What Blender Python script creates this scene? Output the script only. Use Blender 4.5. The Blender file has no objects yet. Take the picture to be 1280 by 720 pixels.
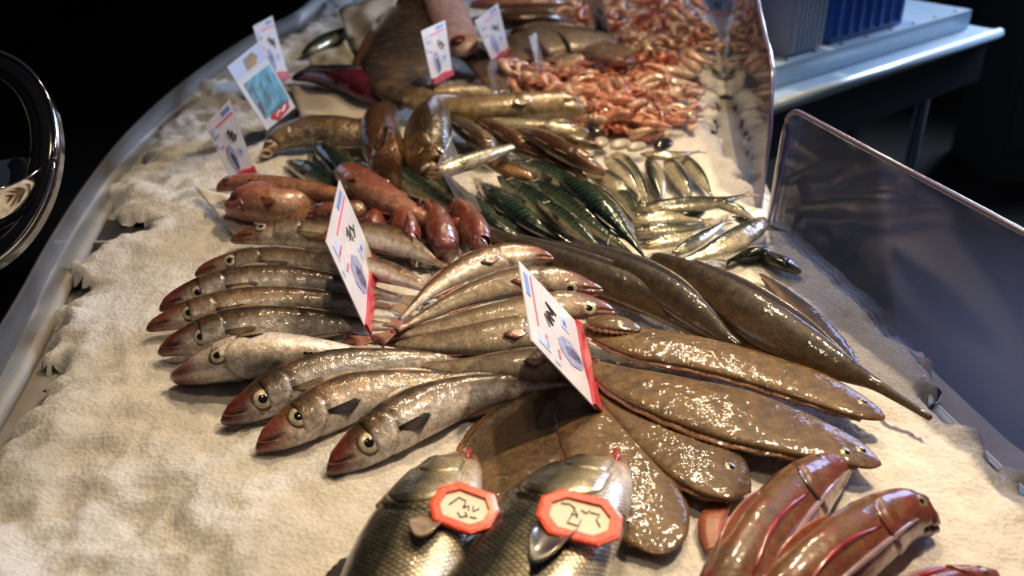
import bpy, math, random
import numpy as np
from mathutils import Vector, Matrix, noise
random.seed(7); rng = np.random.RandomState(5)
PI = math.pi
C = bpy.context.scene.collection
# ------------------------------------------------------------------ camera
CAMH = 1.52; PITCH = math.radians(28); F = 1200.0; ICE = 0.90
R_ = np.array([1.0, 0, 0]); FW = np.array([0, math.cos(PITCH), -math.sin(PITCH)]); UP = np.array([0, math.sin(PITCH), math.cos(PITCH)])
CAM = np.array([0, 0, CAMH])
def P(px, py, z=ICE):
    """the place on the level z that is seen at px, py of the photograph"""
    d = R_*(px-640)/F + UP*(360-py)/F + FW
    return CAM + d*((z-CAMH)/d[2])
def PD(px, py, depth):
    return CAM + (R_*(px-640)/F + UP*(360-py)/F + FW)*depth
cam_d = bpy.data.cameras.new('camera'); cam = bpy.data.objects.new('camera', cam_d); C.objects.link(cam)
cam.location = CAM; cam.rotation_euler = (PI/2-PITCH, 0, 0)
cam_d.sensor_width = 36; cam_d.lens = 36*F/1280; cam_d.clip_start = .05
cam_d.dof.use_dof = True; cam_d.dof.focus_distance = 1.12; cam_d.dof.aperture_fstop = 4.2
bpy.context.scene.camera = cam
# ------------------------------------------------------------------ objects
ORG = {}
def unit(v): return v/(np.linalg.norm(v)+1e-12)
def tag(o, label, cat, group=None, kind=None):
    if label: o['label'] = label
    if cat: o['category'] = cat
    if group: o['group'] = group
    if kind: o['kind'] = kind
    return o
def thing(name, label, cat, loc, group=None):
    o = bpy.data.objects.new(name, None); C.objects.link(o); o.location = loc; o.empty_display_size = .02
    ORG[o.name] = np.array(loc, float)
    return tag(o, label, cat, group)
def mk(name, V, Fc, mat, parent=None, smooth=True, attrs=None, origin=None):
    """one mesh from world-space vertices"""
    V = np.asarray(V, float)
    if parent is not None: org = ORG[parent.name]
    else: org = np.array(origin if origin is not None else [V[:, 0].mean(), V[:, 1].mean(), V[:, 2].min()], float)
    me = bpy.data.meshes.new(name); me.from_pydata((V-org).tolist(), [], Fc); me.validate()
    if smooth: me.polygons.foreach_set('use_smooth', [True]*len(me.polygons))
    if attrs:
        for k, a in attrs.items():
            a = np.asarray(a, float)
            if a.ndim == 1:
                at = me.attributes.new(k, 'FLOAT', 'POINT'); at.data.foreach_set('value', a)
            else:
                at = me.attributes.new(k, 'FLOAT_VECTOR', 'POINT'); at.data.foreach_set('vector', a.ravel())
    me.materials.append(mat); me.update()
    o = bpy.data.objects.new(name, me); C.objects.link(o)
    if parent is not None: o.parent = parent; ORG[o.name] = org
    else: o.location = org; ORG[o.name] = org
    return o
class MB:
    def __init__(s): s.V = []; s.F = []
    def add(s, V, Fc):
        n = len(s.V); s.V += [tuple(v) for v in V]; s.F += [tuple(i+n for i in f) for f in Fc]; return s
    def box(s, c, hx, hy, hz, ax=(1, 0, 0), ay=(0, 1, 0), az=(0, 0, 1)):
        c = np.array(c, float); ax, ay, az = [unit(np.array(a, float)) for a in (ax, ay, az)]
        V = [c+ax*hx*i+ay*hy*j+az*hz*k for i in (-1, 1) for j in (-1, 1) for k in (-1, 1)]
        return s.add(V, [(0, 1, 3, 2), (4, 6, 7, 5), (0, 4, 5, 1), (2, 3, 7, 6), (0, 2, 6, 4), (1, 5, 7, 3)])
    def tube(s, pts, r, n=10, cap=True):
        pts = [np.array(p, float) for p in pts]; rs = r if hasattr(r, '__len__') else [r]*len(pts)
        rings = []; ref = np.array([0, 0, 1.0])
        for i, p in enumerate(pts):
            t = unit(pts[min(i+1, len(pts)-1)]-pts[max(i-1, 0)])
            rf = ref if abs(t@ref) < .95 else np.array([1.0, 0, 0])
            a = unit(np.cross(t, rf)); b = np.cross(a, t)
            rings.append([p+rs[i]*(math.cos(k*2*PI/n)*a+math.sin(k*2*PI/n)*b) for k in range(n)])
        V = [v for r_ in rings for v in r_]
        Fc = [(i*n+k, i*n+(k+1) % n, (i+1)*n+(k+1) % n, (i+1)*n+k) for i in range(len(pts)-1) for k in range(n)]
        if cap: Fc += [tuple(range(n))[::-1], tuple((len(pts)-1)*n+k for k in range(n))]
        return s.add(V, Fc)
    def ball(s, c, r, ax=(1, 0, 0), ay=(0, 1, 0), az=(0, 0, 1), nu=14, nv=9):
        c = np.array(c, float); r = np.array(r if hasattr(r, '__len__') else [r]*3, float); M = np.array([ax, ay, az], float)
        V = [c+M[2]*r[2]]; 
        for j in range(1, nv):
            th = PI*j/nv
            for i in range(nu):
                ph = 2*PI*i/nu
                V.append(c+M[0]*r[0]*math.sin(th)*math.cos(ph)+M[1]*r[1]*math.sin(th)*math.sin(ph)+M[2]*r[2]*math.cos(th))
        V.append(c-M[2]*r[2]); L = len(V)-1
        Fc = [(0, 1+i, 1+(i+1) % nu) for i in range(nu)]
        Fc += [(1+(j-1)*nu+i, 1+j*nu+i, 1+j*nu+(i+1) % nu, 1+(j-1)*nu+(i+1) % nu) for j in range(1, nv-1) for i in range(nu)]
        Fc += [(L, 1+(nv-2)*nu+(i+1) % nu, 1+(nv-2)*nu+i) for i in range(nu)]
        return s.add(V, Fc)
    def prism(s, poly, z0, z1):
        n = len(poly); V = [(p[0], p[1], z0) for p in poly]+[(p[0], p[1], z1) for p in poly]
        return s.add(V, [tuple(range(n))[::-1], tuple(range(n, 2*n))]+[(i, (i+1) % n, n+(i+1) % n, n+i) for i in range(n)])
    def plate(s, quad, th):
        """thick plate over a loop of 3-D corners"""
        q = [np.array(p, float) for p in quad]; nrm = unit(np.cross(q[1]-q[0], q[-1]-q[0])); n = len(q)
        V = [p+nrm*th/2 for p in q]+[p-nrm*th/2 for p in q]
        return s.add(V, [tuple(range(n)), tuple(range(n, 2*n))[::-1]]+[(i, n+i, n+(i+1) % n, (i+1) % n) for i in range(n)])
    def build(s, name, mat, parent=None, smooth=False, origin=None): return mk(name, s.V, s.F, mat, parent, smooth, None, origin)
# ------------------------------------------------------------------ materials
def new_mat(name):
    m = bpy.data.materials.new(name); m.use_nodes = True; nt = m.node_tree
    return m, nt, nt.nodes['Principled BSDF']
def col(c): return (c[0], c[1], c[2], 1)
def simple(name, c, rough=.5, metal=0, coat=0, bump=0, bscale=200, var=0, vscale=20, alpha=1, trans=0, spec=.5, emit=None):
    m, nt, b = new_mat(name)
    b.inputs['Base Color'].default_value = col(c); b.inputs['Roughness'].default_value = rough; b.inputs['Metallic'].default_value = metal
    b.inputs['Coat Weight'].default_value = coat; b.inputs['Coat Roughness'].default_value = .08; b.inputs['Transmission Weight'].default_value = trans
    b.inputs['Specular IOR Level'].default_value = spec
    tc = nt.nodes.new('ShaderNodeTexCoord')
    nz = nt.nodes.new('ShaderNodeTexNoise'); nz.inputs['Scale'].default_value = vscale; nz.inputs['Detail'].default_value = 4
    nt.links.new(tc.outputs['Object'], nz.inputs['Vector'])
    mx = nt.nodes.new('ShaderNodeMix'); mx.data_type = 'RGBA'; mx.blend_type = 'MULTIPLY'
    mr = nt.nodes.new('ShaderNodeMapRange'); mr.inputs[1].default_value = .3; mr.inputs[2].default_value = .7; mr.inputs[3].default_value = 1-var; mr.inputs[4].default_value = 1+var*.5
    nt.links.new(nz.outputs['Fac'], mr.inputs[0]); mx.inputs[0].default_value = 1; mx.inputs[6].default_value = col(c)
    nt.links.new(mr.outputs[0], mx.inputs[7]); nt.links.new(mx.outputs[2], b.inputs['Base Color'])
    if bump:
        n2 = nt.nodes.new('ShaderNodeTexNoise'); n2.inputs['Scale'].default_value = bscale; nt.links.new(tc.outputs['Object'], n2.inputs['Vector'])
        bp = nt.nodes.new('ShaderNodeBump'); bp.inputs['Strength'].default_value = bump; bp.inputs['Distance'].default_value = .002
        nt.links.new(n2.outputs['Fac'], bp.inputs['Height']); nt.links.new(bp.outputs[0], b.inputs['Normal'])
    return m
def acrylic(name, tint=(.80, .82, .90), haze=.10, hc=(.45, .47, .62), ior=1.4, gr=.06):
    m, nt, b = new_mat(name); nt.nodes.remove(b); out = nt.nodes['Material Output']
    tr = nt.nodes.new('ShaderNodeBsdfTransparent'); tr.inputs[0].default_value = col(tint)
    df = nt.nodes.new('ShaderNodeBsdfDiffuse'); df.inputs[0].default_value = col(hc)
    gl = nt.nodes.new('ShaderNodeBsdfGlossy'); gl.inputs['Roughness'].default_value = gr
    m1 = nt.nodes.new('ShaderNodeMixShader'); m2 = nt.nodes.new('ShaderNodeMixShader'); fr = nt.nodes.new('ShaderNodeFresnel'); fr.inputs[0].default_value = ior
    nz = nt.nodes.new('ShaderNodeTexNoise'); nz.inputs['Scale'].default_value = 9; nz.inputs['Detail'].default_value = 5
    tc = nt.nodes.new('ShaderNodeTexCoord'); nt.links.new(tc.outputs['Object'], nz.inputs['Vector'])
    mr = nt.nodes.new('ShaderNodeMapRange'); mr.inputs[1].default_value = .3; mr.inputs[2].default_value = .7; mr.inputs[3].default_value = haze*.6; mr.inputs[4].default_value = haze*1.4
    nt.links.new(nz.outputs['Fac'], mr.inputs[0]); nt.links.new(mr.outputs[0], m1.inputs[0])
    nt.links.new(tr.outputs[0], m1.inputs[1]); nt.links.new(df.outputs[0], m1.inputs[2])
    nt.links.new(fr.outputs[0], m2.inputs[0]); nt.links.new(m1.outputs[0], m2.inputs[1]); nt.links.new(gl.outputs[0], m2.inputs[2])
    nt.links.new(m2.outputs[0], out.inputs['Surface']); return m
def fish_mat(name, ramp, head=None, head_t=.16, blotch=None, bl_scale=40, bl_amt=.5, scale=.0022, sbump=.25, rough=.32, metal=.0, stripes=None, line=None, tailc=None, sheen=None, wet=.012, spots=None, bslime=.35, scale_rand=.3, croug=.07):
    """ramp: list (0 belly .. 1 back, colour)"""
    m, nt, b = new_mat(name); N = nt.nodes.new; L = nt.links.new
    def attr(n):
        a = N('ShaderNodeAttribute'); a.attribute_name = n; return a
    at, ad, au, asp = attr('t'), attr('d'), attr('uvm'), attr('spot')
    tc = N('ShaderNodeTexCoord')
    nz = N('ShaderNodeTexNoise'); nz.inputs['Scale'].default_value = bl_scale; nz.inputs['Detail'].default_value = 5; nz.inputs['Roughness'].default_value = .6
    L(tc.outputs['Object'], nz.inputs['Vector'])
    # wobble of the back line
    mw = N('ShaderNodeMath'); mw.operation = 'MULTIPLY_ADD'; mw.inputs[1].default_value = .22; L(nz.outputs['Fac'], mw.inputs[0]); L(ad.outputs['Fac'], mw.inputs[2])
    ms = N('ShaderNodeMath'); ms.operation = 'SUBTRACT'; ms.inputs[1].default_value = .11; L(mw.outputs[0], ms.inputs[0])
    cr = N('ShaderNodeValToRGB'); e = cr.color_ramp.elements
    e[0].position = ramp[0][0]; e[0].color = col(ramp[0][1]); e[1].position = ramp[-1][0]; e[1].color = col(ramp[-1][1])
    for p, c in ramp[1:-1]:
        x = e.new(p); x.color = col(c)
    L(ms.outputs[0], cr.inputs[0]); cur = cr.outputs[0]
    def mix(fac, a, c, mode='MIX'):
        x = N('ShaderNodeMix'); x.data_type = 'RGBA'; x.blend_type = mode
        if isinstance(fac, (int, float)): x.inputs[0].default_value = fac
        else: L(fac, x.inputs[0])
        L(a, x.inputs[6])
        if isinstance(c, tuple): x.inputs[7].default_value = col(c)
        else: L(c, x.inputs[7])
        return x.outputs[2]
    def rng_(src, a, b_, c=0, d=1):
        x = N('ShaderNodeMapRange'); x.interpolation_type = 'SMOOTHSTEP'
        x.inputs[1].default_value = a; x.inputs[2].default_value = b_; x.inputs[3].default_value = c; x.inputs[4].default_value = d; L(src, x.inputs[0]); return x.outputs[0]
    def mul(a, c):
        x = N('ShaderNodeMath'); x.operation = 'MULTIPLY'; L(a, x.inputs[0])
        if isinstance(c, float): x.inputs[1].default_value = c
        else: L(c, x.inputs[1])
        return x.outputs[0]
    if stripes:
        wv = N('ShaderNodeTexWave'); wv.wave_type = 'BANDS'; wv.bands_direction = 'X'; wv.inputs['Scale'].default_value = stripes[0]; wv.inputs['Distortion'].default_value = 4; wv.inputs['Detail'].default_value = 2; wv.inputs['Detail Scale'].default_value = 1.2
        L(au.outputs['Vector'], wv.inputs['Vector'])
        cur = mix(mul(mul(rng_(wv.outputs['Fac'], .45, .7), rng_(ad.outputs['Fac'], .5, .62)), .95), cur, stripes[1])
    if blotch:
        n2 = N('ShaderNodeTexNoise'); n2.inputs['Scale'].default_value = bl_scale*1.7; n2.inputs['Detail'].default_value = 6; n2.inputs['Roughness'].default_value = .7; L(tc.outputs['Object'], n2.inputs['Vector'])
        cur = mix(mul(rng_(n2.outputs['Fac'], .45, .65), float(bl_amt)), cur, blotch)
    if spots:
        vs = N('ShaderNodeTexVoronoi'); vs.inputs['Scale'].default_value = spots[0]; L(tc.outputs['Object'], vs.inputs['Vector'])
        cur = mix(mul(rng_(vs.outputs['Distance'], .16, .10, 0, 1) if False else rng_(vs.outputs['Distance'], .1, .28, 1, 0), .8), cur, spots[1])
    # scales
    vo = N('ShaderNodeTexVoronoi'); vo.feature = 'DISTANCE_TO_EDGE'; vo.inputs['Scale'].default_value = 1/scale; vo.inputs['Randomness'].default_value = scale_rand; mp_ = N('ShaderNodeMapping'); mp_.inputs['Rotation'].default_value = (0, 0, PI/4); L(au.outputs['Vector'], mp_.inputs[0]); L(mp_.outputs[0], vo.inputs['Vector'])
    edge = rng_(vo.outputs['Distance'], 0, .25, 1-sbump*1.4, 1.05)
    cur = mix(rng_(at.outputs['Fac'], .18, .25), cur, mix(1.0, cur, edge, 'MULTIPLY'))
    if line:
        # a thin line along the flank
        s1 = rng_(ad.outputs['Fac'], line[0]-.02, line[0], 0, 1); s2 = rng_(ad.outputs['Fac'], line[0], line[0]+.02, 1, 0)
        cur = mix(mul(mul(mul(s1, s2), rng_(at.outputs['Fac'], .24, .3)), .85), cur, line[1])
    if head: cur = mix(mul(rng_(at.outputs['Fac'], head_t*.15, head_t, 1, 0), .9), cur, head)
    if tailc: cur = mix(mul(rng_(at.outputs['Fac'], .82, 1, 0, 1), .8), cur, tailc)
    n3 = N('ShaderNodeTexNoise'); n3.inputs['Scale'].default_value = 260; n3.inputs['Detail'].default_value = 4; n3.inputs['Roughness'].default_value = .7; L(tc.outputs['Object'], n3.inputs['Vector'])
    cur = mix(1.0, cur, rng_(n3.outputs['Fac'], .3, .7, .68, 1.2), 'MULTIPLY')
    n4 = N('ShaderNodeTexNoise'); n4.inputs['Scale'].default_value = 60; n4.inputs['Detail'].default_value = 5; L(tc.outputs['Object'], n4.inputs['Vector'])
    cur = mix(1.0, cur, rng_(n4.outputs['Fac'], .3, .7, .72, 1.15), 'MULTIPLY')
    cur = mix(asp.outputs['Fac'], cur, (.02, .012, .012))
    oi = N('ShaderNodeObjectInfo'); hs = N('ShaderNodeHueSaturation'); mr = N('ShaderNodeMapRange'); mr.inputs[3].default_value = .82; mr.inputs[4].default_value = 1.18; L(oi.outputs['Random'], mr.inputs[0])
    L(mr.outputs[0], hs.inputs['Value']); L(cur, hs.inputs['Color']); L(hs.outputs[0], b.inputs['Base Color'])
    b.inputs['Roughness'].default_value = rough; b.inputs['Metallic'].default_value = metal
    b.inputs['Coat Weight'].default_value = 1; b.inputs['Coat Roughness'].default_value = croug; b.inputs['Coat IOR'].default_value = 1.4; b.inputs['Specular IOR Level'].default_value = .3
    # bump: scales + slime unevenness
    nb = N('ShaderNodeTexNoise'); nb.inputs['Scale'].default_value = 1/wet; nb.inputs['Detail'].default_value = 3; L(tc.outputs['Object'], nb.inputs['Vector'])
    b1 = N('ShaderNodeBump'); b1.inputs['Strength'].default_value = sbump; b1.inputs['Distance'].default_value = .0006; L(vo.outputs['Distance'], b1.inputs['Height'])
    b2 = N('ShaderNodeBump'); b2.inputs['Strength'].default_value = bslime; b2.inputs['Distance'].default_value = .004; L(nb.outputs['Fac'], b2.inputs['Height']); L(b1.outputs[0], b2.inputs['Normal'])
    L(b2.outputs[0], b.inputs['Normal']); L(b2.outputs[0], b.inputs['Coat Normal'])
    return m
M = {}
M['whiting'] = fish_mat('whiting_skin', [(.26, (.76, .72, .69)), (.36, (.44, .44, .47)), (.50, (.29, .26, .25)), (.62, (.10, .065, .034)), (.82, (.035, .023, .012))], head=(.17, .03, .02), head_t=.17, blotch=(.16, .08, .04), bl_amt=.5, scale=.0026, sbump=.2, metal=.12, rough=.4, bslime=.4)
M['silver_whiting'] = fish_mat('silver_whiting_skin', [(.26, (.74, .67, .60)), (.38, (.48, .42, .37)), (.54, (.30, .22, .155)), (.68, (.13, .08, .042)), (.86, (.055, .034, .018))], head=(.22, .05, .035), head_t=.18, blotch=(.24, .12, .07), bl_amt=.5, scale=.0028, sbump=.18, metal=.12, rough=.4, tailc=(.20, .11, .08), bslime=.4)
M['haddock'] = fish_mat('pale_flank_skin', [(.1, (.52, .45, .36)), (.45, (.30, .235, .17)), (.7, (.15, .105, .06)), (.9, (.07, .045, .025))], head=(.16, .035, .035), head_t=.24, blotch=(.13, .08, .05), bl_amt=.5, scale=.003, sbump=.15, metal=.05, rough=.42, tailc=(.24, .04, .045), line=(.62, (.10, .05, .025)), bslime=.3)
M['bass'] = fish_mat('bass_skin', [(.08, (.74, .66, .55)), (.30, (.48, .42, .30)), (.46, (.22, .20, .13)), (.56, (.06, .06, .045)), (.95, (.025, .027, .026))], head=(.40, .10, .09), head_t=.11, scale=.0040, sbump=.6, metal=.35, rough=.3, line=(.575, (.03, .03, .02)), bl_scale=18, wet=.02, bslime=.2, scale_rand=.22)
M['gurnard'] = fish_mat('gurnard_skin', [(.1, (.50, .33, .30)), (.36, (.32, .17, .15)), (.5, (.20, .075, .05)), (.62, (.20, .10, .05)), (.85, (.13, .07, .032))], head=(.17, .045, .04), head_t=.22, blotch=(.19, .02, .025), bl_amt=.6, bl_scale=30, scale=.003, sbump=.06, rough=.35, wet=.02, bslime=.35)
M['red'] = fish_mat('red_fish_skin', [(.1, (.40, .22, .16)), (.45, (.26, .085, .06)), (.8, (.17, .035, .022))], head=(.19, .06, .065), head_t=.35, blotch=(.20, .10, .05), bl_amt=.6, scale=.004, sbump=.12, rough=.4, bslime=.5)
M['pink'] = fish_mat('pink_fish_skin', [(.1, (.50, .32, .22)), (.5, (.36, .18, .10)), (.8, (.20, .10, .04))], head=(.34, .12, .11), head_t=.4, blotch=(.30, .06, .05), bl_amt=.6, scale=.004, sbump=.12, rough=.35)
M['sole'] = fish_mat('sole_skin', [(.0, (.135, .078, .028)), (.5, (.125, .072, .025)), (1, (.135, .078, .028))], head=(.12, .05, .025), head_t=.05, blotch=(.055, .032, .016), bl_scale=26, bl_amt=.85, scale=.0022, sbump=.08, rough=.5, wet=.015, bslime=.55, croug=.05)
M['dark_flat'] = fish_mat('dark_brown_skin', [(.0, (.15, .095, .045)), (.28, (.075, .045, .022)), (.45, (.025, .016, .009)), (1, (.014, .009, .006))], blotch=(.045, .029, .014), bl_scale=35, bl_amt=.6, scale=.003, sbump=.1, rough=.5, wet=.014, bslime=.35)
M['olive_flat'] = fish_mat('olive_skin', [(.0, (.22, .16, .07)), (.4, (.15, .10, .045)), (1, (.09, .06, .03))], blotch=(.045, .032, .018), bl_scale=26, bl_amt=.8, scale=.003, sbump=.12, rough=.35, wet=.015)
M['mackerel'] = fish_mat('mackerel_skin', [(.08, (.55, .52, .38)), (.22, (.26, .26, .16)), (.36, (.05, .075, .045)), (.9, (.008, .026, .018))], stripes=(28, (.004, .008, .008)), scale=.002, sbump=.05, metal=.3, rough=.22, head=(.03, .04, .035), head_t=.14)
M['sardine'] = fish_mat('sardine_skin', [(.12, (.70, .64, .50)), (.5, (.55, .49, .34)), (.66, (.13, .14, .11)), (.9, (.03, .04, .04))], scale=.004, sbump=.3, metal=.4, rough=.24, head=(.40, .30, .14), head_t=.2)
M['dark_sardine'] = fish_mat('dark_sardine_skin', [(.1, (.45, .42, .32)), (.35, (.13, .14, .10)), (.7, (.03, .04, .035))], scale=.004, sbump=.3, metal=.3, rough=.24, head=(.12, .10, .06), head_t=.2)
M['gold'] = fish_mat('gold_skin', [(.1, (.52, .42, .30)), (.42, (.34, .23, .11)), (.62, (.18, .11, .045)), (.85, (.07, .045, .02))], blotch=(.09, .045, .02), bl_amt=.7, scale=.005, sbump=.35, metal=.2, rough=.3, head=(.20, .11, .06), head_t=.25, wet=.008, bslime=.7)
M['brown'] = fish_mat('brown_skin', [(.1, (.46, .30, .15)), (.4, (.26, .14, .06)), (.8, (.09, .04, .02))], blotch=(.05, .025, .015), bl_amt=.6, scale=.005, sbump=.3, metal=.15, rough=.25, head=(.25, .13, .08), head_t=.25, wet=.009)
M['cod'] = fish_mat('cod_skin', [(.1, (.46, .36, .22)), (.42, (.24, .165, .08)), (.85, (.075, .05, .025))], blotch=(.30, .21, .11), bl_amt=.6, bl_scale=40, scale=.004, sbump=.2, metal=.1, rough=.35, wet=.01)
M['turbot'] = fish_mat('big_dark_skin', [(.0, (.16, .10, .08)), (.3, (.085, .05, .03)), (1, (.045, .028, .016))], blotch=(.20, .12, .05), bl_amt=.75, bl_scale=14, scale=.006, sbump=.25, rough=.5, wet=.02)
M['rosy'] = fish_mat('rosy_flesh', [(.0, (.68, .48, .45)), (1, (.62, .42, .40))], blotch=(.50, .22, .20), bl_amt=.5, bl_scale=12, scale=.006, sbump=.05, rough=.4)
M['maroon'] = fish_mat('maroon_flesh', [(.0, (.10, .008, .012)), (.5, (.16, .010, .018)), (1, (.07, .012, .012))], blotch=(.05, .02, .015), bl_amt=.5, bl_scale=10, scale=.004, sbump=.05, rough=.3)
M['monk'] = fish_mat('grey_wing_skin', [(.0, (.44, .36, .29)), (.4, (.26, .20, .14)), (1, (.15, .11, .07))], blotch=(.28, .14, .12), bl_amt=.5, bl_scale=14, scale=.004, sbump=.05, rough=.3)
M['squid'] = fish_mat('squid_skin', [(.0, (.75, .62, .50)), (.6, (.70, .50, .38)), (1, (.55, .33, .25))], scale=.004, sbump=.02, rough=.25, wet=.02)
M['fin'] = simple('fin_membrane', (.26, .19, .13), .35, coat=.6, var=.35, vscale=90)
M['dark_fin'] = simple('dark_fin_membrane', (.05, .045, .05), .3, coat=.8, var=.3, vscale=90)
M['pale_fin'] = simple('pale_fin_membrane', (.50, .44, .36), .35, coat=.6, var=.3, vscale=90)
M['red_fin'] = simple('red_fin_membrane', (.30, .085, .045), .4, coat=.6, var=.4, vscale=90)
M['sole_fin'] = simple('sole_fin_membrane', (.22, .10, .05), .3, coat=.9, var=.35, vscale=120, bump=.5, bscale=300)
M['gill'] = simple('silvery_gill_skin', (.40, .27, .20), .28, metal=.35, coat=1, var=.55, vscale=55)
M['tail_red'] = simple('reddish_tail_membrane', (.24, .10, .08), .35, coat=.7, var=.4, vscale=90)
M['maroon_plain'] = simple('dark_red_flesh', (.16, .02, .015), .3, coat=.8, var=.5, vscale=40)
M['green_skin'] = simple('dark_green_skin', (.035, .035, .025), .35, coat=.8, var=.5, vscale=40)
M['eye_silver'] = simple('silver_iris', (.58, .52, .38), .25, metal=.2, coat=1, var=.4, vscale=300)
M['black_eye'] = simple('dark_iris', (.05, .045, .04), .15, coat=1)
M['eye_ring'] = simple('eye_rim_skin', (.12, .07, .04), .3, coat=1, var=.4, vscale=200)
M['eye_violet'] = simple('violet_iris', (.30, .22, .30), .2, coat=1, var=.3, vscale=200)
M['lilac'] = simple('lilac_stripe_skin', (.42, .30, .38), .2, coat=1, metal=.2, var=.3, vscale=60)
M['streak'] = simple('crimson_streak_skin', (.30, .02, .04), .25, coat=1, var=.4, vscale=60)
M['eye_amber'] = simple('amber_iris', (.34, .28, .14), .25, metal=.3, coat=1)
M['pupil'] = simple('black_pupil', (.008, .008, .01), .08, coat=1)
M['flesh'] = simple('bloody_mouth_lining', (.45, .06, .08), .25, coat=1, var=.4, vscale=120)
M['jaw'] = simple('snout_skin', (.20, .045, .03), .3, coat=1, var=.3, vscale=100)
M['shrimp'] = simple('pink_shell', (.66, .30, .20), .35, coat=.7, var=.5, vscale=60)
M['shrimp_pale'] = simple('pale_peach_shell', (.74, .50, .36), .35, coat=.7, var=.4, vscale=60)
M['shrimp_red'] = simple('red_shell', (.55, .14, .09), .35, coat=.7, var=.45, vscale=60)
M['mussel'] = simple('black_shell', (.012, .014, .02), .2, coat=1, var=.3, vscale=60)
M['clam'] = simple('pale_grey_shell', (.50, .46, .38), .35, coat=.6, var=.35, vscale=80)
M['steel'] = simple('brushed_steel', (.30, .29, .27), .6, metal=.1, var=.18, vscale=14)
M['dark_steel'] = simple('dark_steel', (.06, .058, .055), .4, metal=.6, var=.2, vscale=14)
M['counter'] = simple('dark_counter_side', (.03, .03, .032), .5, var=.2)
M['chrome'] = simple('chrome', (.75, .74, .72), .08, metal=1)
M['black_gloss'] = simple('black_gloss', (.012, .012, .014), .12, coat=1)
M['paper'] = simple('wet_paper', (.68, .62, .52), .5, var=.15, vscale=12, coat=.3)
M['film'] = simple('translucent_film', (.50, .46, .42), .2, coat=.8, var=.4, vscale=9)
M['acrylic'] = acrylic('hazy_acrylic', (.62, .62, .72), .30, (.17, .23, .46), 1.16, .05)
M['acrylic_edge'] = simple('acrylic_edge', (.10, .095, .20), .2, coat=1)
M['clear'] = acrylic('clear_acrylic', (.90, .90, .90), .08, (.6, .6, .65), 1.08, .35)
M['card'] = simple('printed_card', (.70, .70, .76), .3, coat=.3, var=.1, vscale=60)
M['red_card'] = simple('red_strip', (.55, .035, .06), .35, coat=.4, var=.2, vscale=60)
M['ink_red'] = simple('red_ink', (.75, .12, .20), .4)
M['ink_blue'] = simple('blue_ink', (.14, .28, .66), .4)
M['ink_pale'] = simple('pale_blue_ink', (.48, .58, .82), .4)
M['ink_lilac'] = simple('lilac_print', (.33, .35, .58), .4, var=.3, vscale=80)
M['ink_black'] = simple('black_ink', (.07, .07, .08), .4)
M['photo'] = simple('dark_photo_print', (.10, .11, .15), .4, var=.6, vscale=70)
M['sky_print'] = simple('blue_picture_print', (.16, .42, .60), .4, var=.5, vscale=50)
M['yellow'] = simple('yellow_print', (.80, .52, .10), .4)
M['orange'] = simple('orange_plastic', (.90, .075, .02), .35, coat=.3, bump=.6, bscale=500)
M['label'] = simple('tag_paper', (.66, .62, .50), .5, var=.06)
M['table'] = simple('blue_white_plastic', (.50, .66, .82), .3, var=.06, coat=.3)
M['apron'] = simple('slate_metal', (.045, .055, .075), .45, metal=.2)
M['leg'] = simple('grey_blue_tube', (.20, .25, .34), .35, metal=.6)
M['blue'] = simple('blue_plastic', (.05, .16, .55), .35, coat=.4, var=.25, vscale=12)
M['white_plastic'] = simple('milky_plastic', (.50, .54, .66), .35, coat=.4, var=.15, vscale=10)
M['floor'] = simple('floor_stone', (.030, .026, .022), .6, var=.35, vscale=3)
M['wall'] = simple('black_wall', (.010, .010, .012), .7, var=.3, vscale=5)
M['grey_panel'] = simple('grey_panel', (.10, .10, .09), .6)
def ice_mat():
    m, nt, b = new_mat('crushed_ice'); N = nt.nodes.new; L = nt.links.new; tc = N('ShaderNodeTexCoord')
    b.inputs['Base Color'].default_value = (.80, .80, .78, 1); b.inputs['Roughness'].default_value = .35
    b.inputs['Subsurface Weight'].default_value = .35; b.inputs['Subsurface Scale'].default_value = .01; b.inputs['Subsurface Radius'].default_value = (1, 1, 1)
    n1 = N('ShaderNodeTexNoise'); n1.inputs['Scale'].default_value = 60; n1.inputs['Detail'].default_value = 8; n1.inputs['Roughness'].default_value = .75
    v = N('ShaderNodeTexVoronoi'); v.inputs['Scale'].default_value = 190; L(tc.outputs['Object'], v.inputs['Vector']); L(tc.outputs['Object'], n1.inputs['Vector'])
    b1 = N('ShaderNodeBump'); b1.inputs['Strength'].default_value = .9; b1.inputs['Distance'].default_value = .006; L(n1.outputs['Fac'], b1.inputs['Height'])
    b2 = N('ShaderNodeBump'); b2.inputs['Strength'].default_value = .45; b2.inputs['Distance'].default_value = .003; L(v.outputs['Distance'], b2.inputs['Height']); L(b1.outputs[0], b2.inputs['Normal'])
    L(b2.outputs[0], b.inputs['Normal'])
    v2 = N('ShaderNodeTexVoronoi'); v2.inputs['Scale'].default_value = 240; L(tc.outputs['Object'], v2.inputs['Vector'])
    mr = N('ShaderNodeMapRange'); mr.inputs[1].default_value = 0; mr.inputs[2].default_value = 1; mr.inputs[3].default_value = .08; mr.inputs[4].default_value = .75
    L(v2.outputs['Color'], mr.inputs[0]); L(mr.outputs[0], b.inputs['Roughness'])
    n2 = N('ShaderNodeTexNoise'); n2.inputs['Scale'].default_value = 14; n2.inputs['Detail'].default_value = 6; L(tc.outputs['Object'], n2.inputs['Vector'])
    cr = N('ShaderNodeValToRGB'); cr.color_ramp.elements[0].position = .3; cr.color_ramp.elements[0].color = (.66, .65, .63, 1); cr.color_ramp.elements[1].position = .7; cr.color_ramp.elements[1].color = (.86, .85, .83, 1)
    L(n2.outputs['Fac'], cr.inputs[0]); L(cr.outputs[0], b.inputs['Base Color'])
    return m
M['ice'] = ice_mat()
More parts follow.
